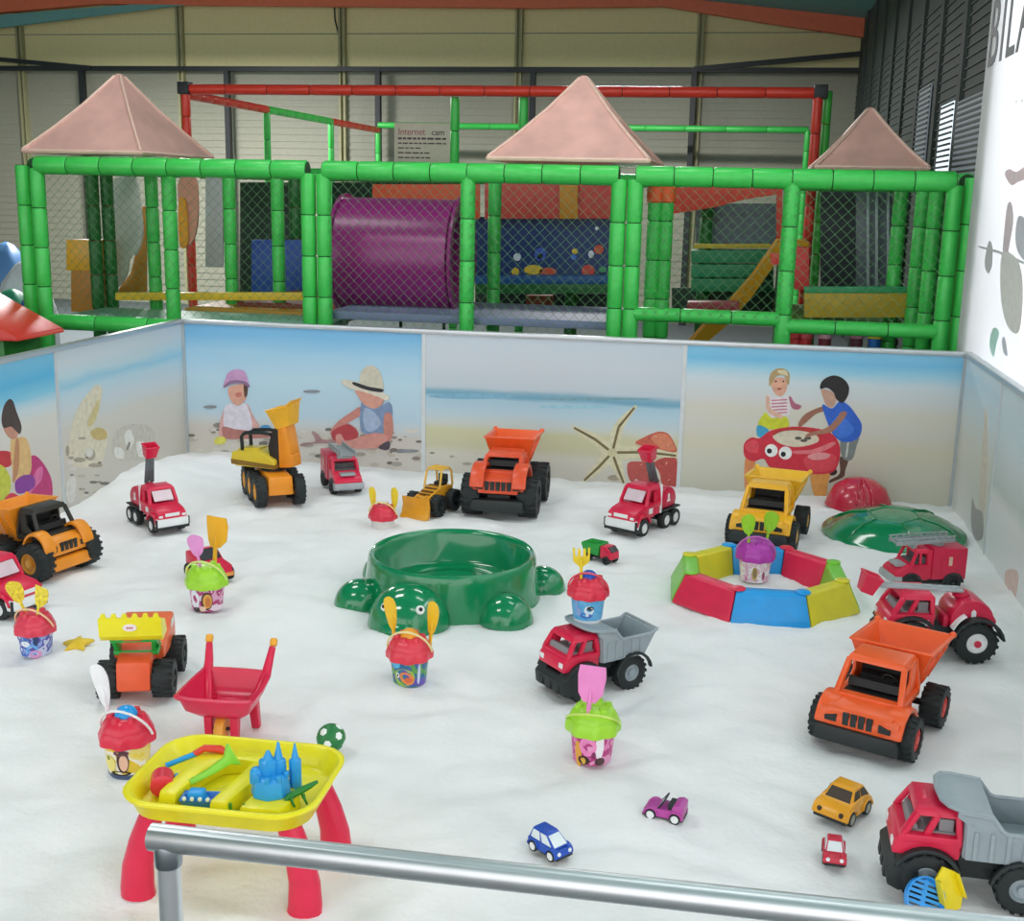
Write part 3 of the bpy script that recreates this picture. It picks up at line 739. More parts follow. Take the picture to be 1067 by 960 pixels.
p.blob([(88, 590), (98, 545), (140, 515), (190, 520), (260, 472), (400, 448), (560, 462), (650, 500), (692, 580), (680, 680), (640, 735), (520, 745), (400, 722), (260, 705), (215, 650), (150, 665), (100, 640)], '#D02A40', **K)
p.blob([(470, 640), (560, 605), (650, 620), (670, 660), (640, 720), (540, 730), (480, 700)], '#DB4754', **K); p.blob([(490, 630), (560, 610), (630, 622), (600, 650), (520, 655)], '#E79A9C', **K)
p.blob([(400, 600), (520, 590), (640, 545), (660, 560), (560, 610), (420, 618)], '#E57A80', **K); p.blob([(98, 560), (150, 530), (185, 560), (170, 610), (120, 605)], '#DE4A58', **K)
p.blob([(270, 505), (330, 470), (430, 470), (540, 500), (550, 545), (430, 575), (320, 555)], '#D9CFB8', **K)
for x, y in ((430, 520), (490, 520), (465, 535)): p.disc(x, y, 22, 10, '#59544A', **K)
p.blob([(270, 505), (300, 470), (430, 455), (560, 480), (570, 520), (540, 495), (430, 472), (330, 478)], '#B8352F', **K)
for (x, y, r) in ((262, 597, 40), (350, 613, 41)): p.disc(x, y, r, r, '#F2F2F0', **K)
for (x, y) in ((250, 600), (337, 620)): p.disc(x, y, 16, 16, '#16181A', **K)
p.line((240, 715), (340, 735), 14, 6, '#2A2220', **K)
p.blob([(590, 320), (605, 345), (540, 370), (470, 430), (440, 450), (432, 425), (480, 365)], '#9C6A55', **K)
p.blob([(580, 310), (640, 335), (690, 290), (740, 310), (790, 370), (828, 440), (805, 520), (720, 545), (655, 505), (612, 420)], '#2C62C9', **K)
p.blob([(640, 420), (700, 380), (780, 470), (700, 520), (650, 480)], '#3E78DA', **K)
p.blob([(700, 355), (735, 365), (700, 420), (640, 480), (540, 500), (480, 515), (490, 490), (590, 462), (650, 420)], '#A87560', **K)
p.blob([(575, 215), (640, 230), (668, 280), (640, 330), (605, 310), (585, 265)], '#C49A86', **K)
p.blob([(568, 212), (575, 170), (610, 140), (660, 128), (715, 150), (748, 200), (738, 260), (705, 300), (668, 275), (650, 235), (610, 205)], '#1F1B1E', **K)
p.done()
# --- left wall, far: shells on the beach
LS = [7.47, 5.92, 4.35, 2.8]
p = Print('shells', 'left', LS[1], LS[0], 'beach picture of a big pale seashell, far panel of the left pit wall',
          [(0, '#C9C4BA'), (.3, '#CFCABF'), (.5, '#D2D0C6'), (.62, '#CBD6DC'), (.72, '#BBD6E2'), (.78, '#97CAE0'), (.83, '#BDD6E0'), (.92, '#CBD5DC'), (1, '#C4D0D8')], .05)
K = dict(ox=0, oy=380, k=5.335)
p.blob([(640, 380), (690, 340), (760, 330), (840, 350), (860, 430), (830, 520), (720, 540), (640, 520), (620, 450)], '#C7C2B6', **K)
for q in ([(690, 400), (720, 360), (745, 420), (715, 470)], [(760, 430), (810, 440), (825, 500), (770, 510)], [(640, 460), (680, 470), (690, 520), (640, 515)]): p.blob(q, '#E2E1DB', **K)
p.blob([(700, 470), (715, 430), (725, 440), (712, 475)], '#8E8A80', **K)
p.blob([(530, 115), (556, 118), (568, 150), (548, 265), (520, 350), (590, 360), (600, 400), (585, 480), (560, 545), (470, 575), (395, 555), (370, 490), (392, 380), (412, 290), (450, 210), (490, 160)], '#DAD3BC', **K)
p.blob([(545, 190), (550, 240), (525, 320), (490, 345), (485, 320), (515, 250)], '#CFC08A', **K); p.blob([(505, 370), (550, 350), (590, 370), (590, 410), (540, 420), (508, 400)], '#C7B275', **K)
for x, y, a, b in ((455, 410, 22, 8), (500, 500, 30, 34), (440, 530, 34, 14), (375, 480, 10, 30), (530, 560, 40, 12)): p.disc(x, y, a, b, '#A79F8C', **K)
p.disc(495, 490, 22, 26, '#D9D6CC', **K); p.pebbles(30, 66, 110, 470, 545, (1, 3)); p.blob([(370, 640), (400, 620), (420, 650), (410, 750), (380, 770), (365, 720)], '#D8D6CF', **K)
p.done()
p = Print('ball_girl', 'left', LS[2], LS[1], 'beach picture of a dark haired girl with a magenta ball, cut by the left edge',
          [(0, '#CFCBC2'), (.4, '#D6D2C8'), (.62, '#D8D8D2'), (.7, '#C9DBE2'), (.78, '#83C8E2'), (.86, '#58B4DE'), (1, '#7CC2E2')], .035)
p.blob([(140, 600), (150, 540), (180, 505), (215, 520), (260, 580), (288, 650), (290, 740), (265, 800), (200, 830), (150, 800)], '#BF3578', **K)
p.blob([(200, 590), (235, 570), (230, 640), (180, 700), (160, 740), (150, 720)], '#DB6FA6', **K)
p.blob([(-70, 500), (0, 480), (60, 490), (60, 560), (0, 575), (-60, 570)], '#C3343F', **K); p.blob([(-60, 570), (10, 560), (60, 640), (40, 740), (-20, 760), (-70, 700)], '#C9CF4A', **K)
p.blob([(60, 420), (100, 405), (145, 412), (172, 500), (165, 610), (90, 640), (62, 540)], '#DDB97E', **K); p.blob([(85, 430), (105, 425), (105, 560), (85, 640), (70, 640)], '#C08B62', **K)
p.blob([(85, 650), (130, 615), (185, 620), (190, 680), (130, 715), (90, 710)], '#8A3F9C', **K)
p.blob([(20, 760), (60, 715), (110, 740), (150, 830), (40, 840)], '#D8354F', **K)
p.blob([(20, 345), (95, 350), (95, 400), (70, 415), (40, 395)], '#C58F7B', **K)
p.blob([(50, 192), (72, 205), (90, 260), (118, 340), (110, 385), (90, 372), (60, 345), (20, 352), (8, 300), (22, 230)], '#4A3F3C', **K)
p.done()
p = Print('empty_beach', 'left', LS[3], LS[2], 'plain beach picture on the near part of the left pit wall, outside the frame',
          [(0, '#CFCBC2'), (.5, '#D6D2C8'), (.7, '#C9DBE2'), (.85, '#7CC4E2'), (1, '#7CC2E2')]); p.done()
# --- right wall: washed-out pictures seen at a grazing angle
RS = [7.47, 6.42, 4.85, 3.2]
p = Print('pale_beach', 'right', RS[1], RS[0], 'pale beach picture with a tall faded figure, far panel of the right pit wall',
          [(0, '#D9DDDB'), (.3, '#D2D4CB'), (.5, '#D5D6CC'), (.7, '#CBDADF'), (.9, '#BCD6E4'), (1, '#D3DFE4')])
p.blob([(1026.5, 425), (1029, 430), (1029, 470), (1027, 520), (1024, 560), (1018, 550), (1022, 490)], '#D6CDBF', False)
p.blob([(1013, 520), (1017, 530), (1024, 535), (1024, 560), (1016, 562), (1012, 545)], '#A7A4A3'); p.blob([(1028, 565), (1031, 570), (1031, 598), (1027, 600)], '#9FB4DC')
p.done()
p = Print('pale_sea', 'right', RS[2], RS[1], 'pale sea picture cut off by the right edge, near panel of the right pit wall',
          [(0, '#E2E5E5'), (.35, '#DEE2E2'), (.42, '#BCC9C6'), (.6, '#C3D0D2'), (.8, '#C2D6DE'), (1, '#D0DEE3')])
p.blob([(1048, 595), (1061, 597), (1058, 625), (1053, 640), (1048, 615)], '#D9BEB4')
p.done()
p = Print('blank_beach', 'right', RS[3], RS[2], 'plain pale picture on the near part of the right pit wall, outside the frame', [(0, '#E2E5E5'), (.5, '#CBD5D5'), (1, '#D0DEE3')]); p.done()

# aluminium caps and joint strips
for mb, dummy in ((MB().box(PX0-.035, PX1+.035, PY1-.012, PY1+.035, WT, WT+.03), 0), (MB().box(PX0-.035, PX0+.012, 2.8, PY1-.014, WT, WT+.03), 0), (MB().box(PX1-.012, PX1+.035, 3.2, PY1-.014, WT, WT+.03), 0)):
    trim(mb, ALU, .006)
for x in BS[1:3]: trim(MB().box(x-.013, x+.013, PY1-.006, PY1+.02, FLOOR, WT), mat('#D3D8DA', .4))
for y in LS[1:3]: trim(MB().box(PX0-.02, PX0+.006, y-.013, y+.013, FLOOR, WT), mat('#C7CDD0', .4))
for y in RS[1:3]: trim(MB().box(PX1-.006, PX1+.02, y-.01, y+.01, FLOOR, WT), mat('#C7CDD0', .4))
for x in (PX0+.004, PX1-.004): trim(MB().box(x-.012, x+.012, PY1-.016, PY1+.02, FLOOR, WT), mat('#AEB6BA', .4))

# steel handrail in front
hr = thing('handrail', 'brushed steel handrail with one post in the foreground', 'handrail', -.83, 1.574, FLOOR)
RZ = .8-FLOOR; rr = .0215
dx, dy = 1.9, .042
MB().tube([(-.024, -.001, RZ), (-.023, -.001, RZ), (dx, dy, RZ)], [rr*.9, rr, rr], 28).build('rail', STEEL, hr, sharp=60)
MB().cyl((0.004, 0, 0), (0.004, 0, RZ-rr*.8), rr*.86, n=24).build('post', STEEL, hr)
MB().lathe([(rr*.5, RZ-.045), (rr*.98, RZ-.045), (rr*1.02, RZ-.038), (rr*1.02, RZ-.012), (rr*.9, RZ-.004)], 24, (.004, 0, 0)).build('collar', mat('#9AA2A6', .3, metal=1.), hr)
MB().lathe([(.01, 0), (.05, 0), (.05, .008), (rr, .012)], 24, (.004, 0, 0)).build('base_plate', STEEL, hr)
MB().cyl((dx-.1, dy*.95, 0), (dx-.1, dy*.95, RZ-rr*.8), rr*.86, n=24).build('post', STEEL, hr)
# ================================================================== TOY PARTS
def gz(x, y): return sand_z(x, y)-.005
WH = {}
def wheel(root, x, y, r, w, hubm, hr=.56, tyre=TYRE, lug=True):
    key = (r, w, hubm.name, hr, tyre.name, lug)
    if key not in WH:
        h = w/2
        q = MB().lathe([(r*hr, -h), (r*.86, -h), (r*.96, -h*.82), (r, -h*.5), (r, h*.5), (r*.96, h*.82), (r*.86, h), (r*hr, h), (r*hr*.93, 0)], 32, axis='y', closed=True)
        if lug:
            for i in range(18):
                a = 2*pi*i/18
                for sgn in (-1, 1):
                    a2 = a+(0 if sgn > 0 else pi/18)
                    q.push(Matrix.Rotation(a2, 4, 'Y')); q.box(-r*.07, r*.07, min(sgn*h*.1, sgn*h*.96), max(sgn*h*.1, sgn*h*.96), r*.94, r*1.02); q.pop()
        a = q.build('wheel', tyre, root)
        R = r*hr
        g = MB().lathe([(.001, -h*.5), (R*1.01, -h*.5), (R*1.01, h*.82), (R*.86, h*.9), (R*.72, h*.55), (R*.42, h*.5), (R*.36, h*.95), (R*.2, h*1.02), (.001, h*1.02)], 24, axis='y')
        b = g.build('hub', hubm, a)
        WH[key] = (a, b); first = True
    else:
        a, b = WH[key]
        a2 = a.copy(); COL.objects.link(a2); a2.parent = root
        b2 = b.copy(); COL.objects.link(b2); b2.parent = a2
        a = a2
    a.location = (x, y, r); a.rotation_euler = (0, random.uniform(0, .3), 0 if y > 0 else pi)
    return a
def wheels(root, xs, yh, r, w, hubm, **k):
    for x in xs:
        for s in (1, -1): wheel(root, x, s*yh, r, w, hubm, **k)
def cab_frame(q, xr, xf, zb, zt, wb, wt, slf, slr, p):
    B = {('f', s): Vector((xf, s*wb, zb)) for s in (-1, 1)}; B.update({('r', s): Vector((xr, s*wb, zb)) for s in (-1, 1)})
    T = {('f', s): Vector((xf-slf, s*wt, zt)) for s in (-1, 1)}; T.update({('r', s): Vector((xr+slr, s*wt, zt)) for s in (-1, 1)})
    for k in B: q.beam(B[k], T[k], p*1.25, p)
    q.box(xr+slr-p*.8, xf-slf+p*.8, -wt-p*.7, wt+p*.7, zt-p*.5, zt+p*.9, tx=p*.6, ty=p*.8)
    q.box(xr-p*.5, xf+p*.5, -wb-p*.5, wb+p*.5, zb-p*1.2, zb+p*.3)

def dump_chunky(label, x, y, deg, sc, body, bedm, hubm, bw=.112, wr=.073, ww=.07, group=None, trim_m=BLK, slots=4, framem=None, bedlip=.006, zt=.288, lift=0, stub=1.):
    t = thing('toy_dump_truck', label, 'toy truck', x, y, gz(x, y), deg, sc, group)
    MB().box(-.25, .23, -.055, .055, .06, .115).build('chassis', BLK, t, bevel=.006)
    q = MB(); q.prism([(.02, .095), (.02, .175), (.13, .178), (.20, .170), (.245, .155), (.264, .125), (.264, .09)], -bw, bw)
    for s in (-1, 1):
        y0, y1 = sorted((s*(bw-.03), s*(bw+.038)))
        q.arc(.165, wr, wr+.010, wr+.028, 12, 165, y0, y1)
        q.box(.165, .262, *sorted((s*(bw-.03), s*(bw+.026))), .105, .15, tx=.01)
    q.build('hood', body, t, bevel=.011)
    q = MB(); q.box(.205, .285, -bw-.034, bw+.034, .04, .098, tx=.006, ty=.006); q.box(.06, .11, -bw-.02, bw+.02, .06, .09)
    q.build('bumper', trim_m, t, bevel=.014)
    g = MB(); n = slots
    for i in range(n):
        yy = (i-(n-1)/2)*.027; g.box(.255, .2665, yy-.010, yy+.010, .108, .15, tx=.001)
    for s in (-1, 1): g.prism([(s*.072, .112), (s*.112, .112), (s*.112, .128), (s*.072, .138)], .255, .2665, axis='x')
    g.build('grille', BLK, t)
    q = MB(); cab_frame(q, -.03, .165, .178, zt, bw*.98, bw*.84, .07, .008, .017)
    q.box(-.04, -.022, -bw*.98, bw*.98, .15, zt, ty=bw*.13)
    for s in (-1, 1): q.prism([(-.03, .17), (.10, .17), (.07, .20), (.035, .22), (.03, zt), (-.03, zt)], *sorted((s*bw*.82, s*bw*.94)))
    q.build('cab', framem or body, t, bevel=.007)
    q = MB(); q.box(-.022, .14, -bw*.84, bw*.84, .17, .184); q.box(-.02, -.008, -bw*.78, bw*.78, .18, zt-.015, ty=.01)
    q.box(.0, .05, -bw*.6, bw*.6, .195, .222); q.box(.085, .115, -bw*.8, bw*.8, .195, .222, tx=.008)
    q.push(Matrix.Translation((.075, bw*.35, .23)) @ Matrix.Rotation(rad(-65), 4, 'Y')); q.lathe([(.02, -.003), (.025, 0), (.02, .003), (.017, 0)], 16, closed=True); q.pop()
    q.build('cab_interior', mat('#17191A', .6), t)
    q = MB(); q.hopper((-.245, -.075, bw*.72), (-.335, -.048, bw*1.28), .13, .298, .285, .008, bedlip)
    for xx in (-.24, -.16, -.09):
        for s in (-1, 1): q.beam((xx, s*bw*.76, .15), (xx-.015, s*bw*1.24, .275), .014, .008, up=(1, 0, 0))
    for s in (-1, 1): q.ell((-.335, s*bw*1.25, .292), .013, .013, .012, 12, 8)
    q.build('dump_bed', bedm, t, bevel=.003)
    q = MB()
    for s in (-1, 1): q.box(-.24, -.05, *sorted((s*.03, s*.06)), .1, .14)
    q.cyl((-.22, -.07, .12), (-.22, .07, .12), .012); q.build('bed_mount', BLK, t)
    wheels(t, (.165, -.165), bw+.004+ww/2-.012, wr, ww, hubm)
    for xx in (.165, -.165): MB().cyl((xx, -bw-.01, wr), (xx, bw+.01, wr), .012).build('axle', BLK, t)
    if lift:
        for c in t.children:
            if c.name.split('.')[0] not in ('wheel', 'axle', 'bumper', 'chassis'): c.location.z = lift
    if stub != 1:
        for c in t.children:
            if c.name.split('.')[0] == 'wheel': c.location.x *= stub
            else: c.scale.x = stub
    return t

def rig(label, x, y, deg, sc, load, group=None, name=None, six=False, arm=None, hubm=GREY, stacks=False, white_bumper=False, rw=.066, armlen=.21, lift=0):
    """red cab-over truck on a black chassis; load = skip or tank"""
    t = thing(name or ('toy_dump_truck' if load == 'skip' else 'toy_fire_truck'), label, 'toy truck', x, y, gz(x, y), deg, sc, group)
    q = MB(); q.box(-.215, .17, -.05, .05, .065, .115)
    if not six:
        for s in (-1, 1):
            q.arc(-.135, rw, rw+.01, rw+.022, 10, 170, *sorted((s*(.108 if load == 'skip' else .06), s*.128)))
            q.arc(.125, rw, rw+.008, rw+.022, 20, 165, *sorted((s*.05, s*.118)))
    q.build('chassis', BLK, t, bevel=.005)
    if white_bumper:
        q = MB(); q.prism([(.19, .045), (.245, .05), (.25, .06), (.25, .1), (.19, .1)], -.098, .098); q.build('bumper', WHITE, t, bevel=.008)
        q = MB(); q.box(.19, .247, -.104, .104, .034, .05); q.beam((.24, -.101, .05), (.24, -.101, .1), .012); q.beam((.24, .101, .05), (.24, .101, .1), .012); q.build('bumper_edge', BLK, t, bevel=.004)
    else:
        q = MB(); q.prism([(.145, .115), (.15, .04), (.2, .03), (.232, .045), (.238, .1), (.21, .125)], -.108, .108)
        for yy in (-.06, 0, .06): q.box(.22, .243, yy-.02, yy+.02, .05, .095, tx=.004)
        q.build('bumper', BLK, t, bevel=.012)
    q = MB()
    if white_bumper:                                    # bonneted cab
        q.prism([(.03, .09), (.03, .17), (.12, .165), (.2, .15), (.238, .13), (.24, .095)], -.088, .088)
        for s in (-1, 1): q.arc(.155, .055, .06, .075, 10, 170, *sorted((s*.06, s*.104)))
        cab_frame(q, -.02, .115, .165, .25, .084, .074, .04, .004, .017)
        q.box(-.028, -.012, -.084, .084, .1, .25); q.box(-.02, .05, -.09, .09, .1, .17)
        for s in (-1, 1): q.prism([(-.02, .165), (.03, .165), (.03, .24), (-.02, .24)], *sorted((s*.072, s*.084)))
    else:
        q.prism([(.04, .11), (.04, .175), (.205, .175), (.222, .15), (.226, .11)], -.096, .096)
        cab_frame(q, .045, .2, .172, .241, .09, .078, .04, .006, .018)
        q.box(.036, .052, -.09, .09, .12, .246, ty=.008)
        q.prism([(.135, .172), (.185, .172), (.15, .242), (.10, .242)], -.09, -.07); q.prism([(.122, .172), (.145, .172), (.115, .242), (.095, .242)], .07, .09)
        q.prism([(.128, .245), (.152, .245), (.148, .262), (.132, .262)], -.03, .03)
    q.build('cab', RED, t, bevel=.008)
    W_ = lambda n, *bx: MB().box(*bx).build(n, WHITE, t, bevel=.002)
    for s in (-1, 1):
        if white_bumper:
            W_('headlamp', .2375, .2425, *sorted((s*.06, s*.085)), .108, .122); W_('door_sticker', .055, .095, *sorted((s*.0885, s*.0915)), .115, .16)
        else:
            W_('headlamp', .221, .2275, *sorted((s*.058, s*.084)), .128, .15)
            if load == 'tank': W_('door_sticker', .055, .13, *sorted((s*.0955, s*.098)), .13, .145); W_('door_sticker', .06, .125, *sorted((s*.0955, s*.098)), .152, .162)
    if white_bumper:
        W_('number_plate', .238, .243, -.045, .045, .112, .132)
        MB().prism([(.123, .185), (.128, .185), (.088, .24), (.083, .24)], -.06, .06).build('windscreen', mat('#D9C3CB', .2), t)
    if not white_bumper:
        q = MB(); q.box(.055, .18, -.075, .075, .17, .183); q.box(.06, .1, -.07, .07, .18, .22); q.box(.155, .185, -.075, .075, .178, .2, tx=.008)
        q.push(Matrix.Translation((.145, .035, .205)) @ Matrix.Rotation(rad(-60), 4, 'Y')); q.lathe([(.016, -.003), (.02, 0), (.016, .003), (.013, 0)], 14, closed=True); q.pop()
        q.build('cab_interior', mat('#8C8F92', .5), t)
    if stacks:
        for s in (-1, 1): MB().cyl((-.035, s*.083, .1), (-.035, s*.083, .262), .0085, n=10).build('exhaust_stack', WHITE, t, label='white exhaust stack')
    if load == 'skip':
        q = MB(); th = .006
        side = [(.03, .125), (.034, .235), (.06, .252), (.06, .266), (.03, .262), (-.035, .258), (-.062, .222), (-.078, .214), (-.235, .214), (-.262, .232), (-.195, .125)]
        for s in (-1, 1): q.prism(side, *sorted((s*.105, s*(.105+th*1.4))))
        q.prism([(.028, .125), (.028, .25), (.036, .25), (.036, .125)], -.105, .105)
        q.prism([(-.2, .134), (.03, .134), (.03, .141), (-.197, .141)], -.105, .105)
        q.prism([(-.2, .125), (-.194, .128), (-.25, .226), (-.258, .226)], -.105, .105)
        for i in range(5):
            xx = -.17+i*.044
            for s in (-1, 1): q.box(xx-.006, xx+.006, *sorted((s*.11, s*.119)), .13, .215)
        for s in (-1, 1): q.tube([(-.262, s*.112, .232), (-.23, s*.112, .216), (-.078, s*.112, .216), (-.062, s*.112, .224), (-.035, s*.112, .26), (.03, s*.112, .266), (.06, s*.112, .268)], .008, 8)
        q.tube([(-.262, -.112, .232), (-.262, .112, .232)], .007, 8)
        # canopy over the cab, rounded towards the front
        pts = [(-.035, .112), (.055, .112), (.082, .1), (.1, .07), (.106, 0)]; poly = pts+[(a, -b) for a, b in pts[::-1][1:]]
        up_ = lambda a: .260+max(0, a+.02)*.12
        q.rings([[(a, b, up_(a)) for a, b in poly], [(a, b, up_(a)+.008) for a, b in poly]])
        q.tube([(a, b, up_(a)+.006) for a, b in poly], .0075, 8)
        q.build('dump_bed', GREY, t, bevel=.0025)
        q = MB(); q.box(-.2, .03, -.08, .08, .11, .126); q.build('bed_mount', BLK, t)
    else:
        q = MB(); a = [(-.19, .115), (-.205, .15)] if six else [(-.2, .118), (-.215, .15)]
        prof = a+[(-.115+.088*math.cos(rad(d))*1.0, .15+.085*math.sin(rad(d))) for d in range(165, 0, -15)]+[(-.03, .15), (-.035, .115)]
        q.prism(prof, -.085, .085); q.prism([(-.03, .115), (-.03, .165), (-.005, .165), (-.005, .115)], -.07, .07)
        q.build('tank', CRIM, t, bevel=.012)
        q = MB()
        for s in (-1, 1):
            ys = sorted((s*.084, s*.0862))
            q.prism([(-.135, .15), (-.1, .15), (-.1, .158), (-.108, .165), (-.108, .19), (-.117, .2), (-.127, .19), (-.127, .165), (-.135, .158)], *ys)
        q.build('emblem', WHITE, t, label='white hydrant emblem')
        if not white_bumper:
            q = MB()
            for s in (-1, 1): q.arc(-.135, rw, rw+.022, rw+.027, 20, 60, *sorted((s*.08, s*.119)))
            q.build('mudguard_stripe', WHITE, t, label='white mudguard stripe')
    if arm is not None:
        A = rad(arm); bx, bz = -.09, .235
        q = MB(); q.lathe([(.035, 0), (.035, .012), (.02, .025), (.001, .025)], 18, (bx, 0, bz-.006)); q.build('turntable', CRIM, t)
        d = Vector((math.cos(A), 0, math.sin(A))); b0 = Vector((bx, 0, bz+.02)); e0 = b0+d*armlen
        q = MB()
        for s in (-1, 1): q.beam(b0+Vector((0, s*.018, 0)), e0+Vector((0, s*.013, 0)), .010, .026, up=(0, 1, 0))
        for f in (.1, .5, .95): q.cyl(b0.lerp(e0, f)+Vector((0, -.022, 0)), b0.lerp(e0, f)+Vector((0, .022, 0)), .008, n=10)
        q.beam(b0+d*.02, b0+d*armlen*.6, .012, .02)
        q.build('crane_arm', DGREY if armlen < .3 else mat('#A9AFB2', .35), t, bevel=.002, label='grey crane arm')
        c = e0+d*.035+Vector((.0, 0, 0)); q = MB(); up2 = 0
        q.push(Matrix.Translation(c) @ Matrix.Rotation(rad(18) if armlen < .3 else rad(-20), 4, 'Y')); q.hopper((-.026, .026, .032), (-.036, .036, .042), -.035, .035, .035, .005, .003); q.box(-.03, .03, -.03, .03, -.01, -.004); q.pop()
        q.build('crane_basket', RED, t, bevel=.003)
    if six:
        wheels(t, (.155, -.08, -.175), .085, .05, .042, WHITE, lug=False, hr=.6)
        q = MB()
        for s in (-1, 1): q.box(-.225, -.035, *sorted((s*.055, s*.1)), .105, .115)
        q.build('mudguard', BLK, t, bevel=.003)
        ax = (.155, -.08, -.175)
    else:
        wheels(t, (.125, -.135), .082, rw, .056, hubm, hr=.5)
        ax = (.125, -.135)
        if lift:
            for c in t.children:
                if c.name.split('.')[0] not in ('wheel', 'axle', 'bumper', 'chassis'): c.location.z = lift
            MB().box(-.2, .15, -.06, .06, .11, .118+lift).build('subframe', BLK, t)
        if load == 'tank':
            for c in [o for o in t.children if o.name.startswith('wheel')]:
                for h_ in c.children:
                    k = MB().lathe([(.001, .0), (rw*.17, 0), (rw*.17, .006), (.001, .008)], 14, (0, .03, 0), 'y').build('hub_cap', CRIM, c)
    for xx in ax: MB().cyl((xx, -.07, .05 if six else rw), (xx, .07, .05 if six else rw), .01).build('axle', BLK, t)
    return t

def ladder_truck(label, x, y, deg, sc, group=None, flat=False):
    t = thing('toy_fire_truck', label, 'toy truck', x, y, gz(x, y), deg, sc, group)
    MB().box(-.19, .19, -.06, .06, .035, .075).build('chassis', BLK, t, bevel=.006)
    q = MB(); q.prism([(.02, .065), (.02, .15), (.12, .15), (.185, .12), (.205, .1), (.205, .065)], -.092, .092)
    cab_frame(q, .02, .12, .148, .225, .084, .076, .03, 0, .016); q.box(.0, .03, -.088, .088, .07, .235)
    for s in (-1, 1): q.prism([(.06, .15), (.075, .15), (.075, .222), (.06, .222)], *sorted((s*.072, s*.086)))
    q.build('cab', RED, t, bevel=.008)
    q = MB(); q.prism([(-.195, .07), (-.195, .245), (.0, .245), (.0, .07)], -.094, .094)
    for s in (-1, 1): q.box(-.15, -.05, *sorted((s*.093, s*.097)), .1, .22)
    q.build('box_body', CRIM, t, bevel=.009)
    q = MB(); q.box(.05, .11, -.07, .07, .145, .165); q.box(.03, .07, -.07, .07, .15, .195); q.build('seats', mat('#59595C', .5), t, bevel=.005)
    q = MB(); q.prism([(.17, .04), (.215, .045), (.222, .06), (.215, .088), (.17, .088)], -.1, .1); q.box(.09, .105, -.06, .06, .152, .16)
    q.box(.13, .19, -.05, .05, .132, .148); q.build('bumper', mat('#A7ADB0', .4), t, bevel=.006)
    q = MB()
    for s in (-1, 1): q.arc(.115, .045, .05, .064, 5, 175, *sorted((s*.05, s*.1))); q.arc(-.125, .045, .05, .064, 5, 175, *sorted((s*.06, s*.1)))
    q.build('fender', mat('#2A2E30', .45), t, bevel=.003)
    q = MB()
    for s in (-1, 1): q.box(-.11, -.09, *sorted((s*.0965, s*.0985)), .15, .2)
    q.build('sticker', mat('#D9B9A0', .5), t, label='pale sticker')
    q = MB(); M = Matrix.Translation((0, 0, .262)) @ Matrix.Rotation(rad(0 if flat else 3), 4, 'Y'); q.push(M)
    x0, x1 = (-.14, .2)
    for s in (-1, 1):
        q.box(x0, x1, *sorted((s*.042, s*.052)), 0, .02); q.box(x0, x1, *sorted((s*.042, s*.05)), .03, .038)
        for i in range(10): xx = x0+.01+i*(x1-x0-.02)/9; q.box(xx-.004, xx+.004, *sorted((s*.042, s*.05)), .015, .034)
    for i in range(10): xx = x0+.01+i*(x1-x0-.02)/9; q.cyl((xx, -.045, .01), (xx, .045, .01), .006, n=8)
    q.pop(); q.lathe([(.04, .24), (.04, .252), (.025, .262), (.001, .262)], 16, (-.06, 0, 0)); q.box(.08, .1, -.05, .05, .23, .268)
    q.build('ladder', mat('#99A1A3', .4), t, bevel=.0015, label='grey ladder')
    wheels(t, (.115, -.125), .083, .047, .04, BLK, lug=False)
    for xx in (.115, -.125): MB().cyl((xx, -.075, .047), (xx, .075, .047), .009).build('axle', BLK, t)
    return t

# ================================================================== TOYS IN THE SAND
dump_chunky('big orange dump truck facing the camera, between coloured sand ring and red grey tipper', .580, 4.04, -114, .98, ORANGE, ORANGE, mat('#D8514A', .4), wr=.076, ww=.075)
dump_chunky('yellow dump truck facing the camera behind the multicoloured sand ring', .245, 6.38, -102, 1.06, YEL, mat('#F3BE28', .3), mat('#E2B45C', .4))
dump_chunky('tall orange dump truck on fat black tyres, standing by the starfish picture', -1.262, 6.72, -89, 1.18, BURNT, ORANGE, BLK, bw=.098, wr=.098, ww=.095, slots=5, zt=.245, lift=.035)
dump_chunky('amber dump truck with open cab cut off by the left edge of the frame', -3.185, 4.965, -15, 1.0, AMBER, AMBER, mat('#D79A3C', .4), wr=.092, ww=.085, framem=mat('#2A2620', .45), trim_m=AMBER, lift=.02, stub=.68)
tr1 = rig('red truck with light grey tipper bed, blue bucket standing on its cab canopy', -.445, 4.19, -137, .85, 'skip', rw=.08, lift=.034)
rig('red truck with light grey tipper bed cut off by the right edge of the frame', .70, 3.08, 179, .92, 'skip', rw=.076, lift=.03)
rig('red fire truck with raised grey crane arm in front of the seashell picture', -3.02, 5.80, -40, .88, 'tank', six=True, arm=80, stacks=True, white_bumper=True, armlen=.17)
rig('red fire truck with raised grey crane arm in front of the red sea fan picture', -.43, 6.42, -118, .98, 'tank', six=True, arm=66, stacks=True, white_bumper=True, armlen=.15)
rig('red tank truck with grey crane arm folded forward, behind the orange dump truck at right', .875, 4.84, -171, 1.0, 'tank', arm=2, hubm=WHITE, rw=.085, armlen=.34, lift=.02)
rig('red truck cut off by the left edge, just behind the bucket with yellow spotted tools', -3.09, 4.42, -14, .92, 'tank', six=True, stacks=True, white_bumper=True)
ladder_truck('red fire truck with ladder on its roof beside the green dome lid', .965, 5.76, -163, .86)
ladder_truck('small red fire truck with grey roof between the yellow excavator and the picture of toddlers', -2.33, 6.86, -57, .92, flat=True)

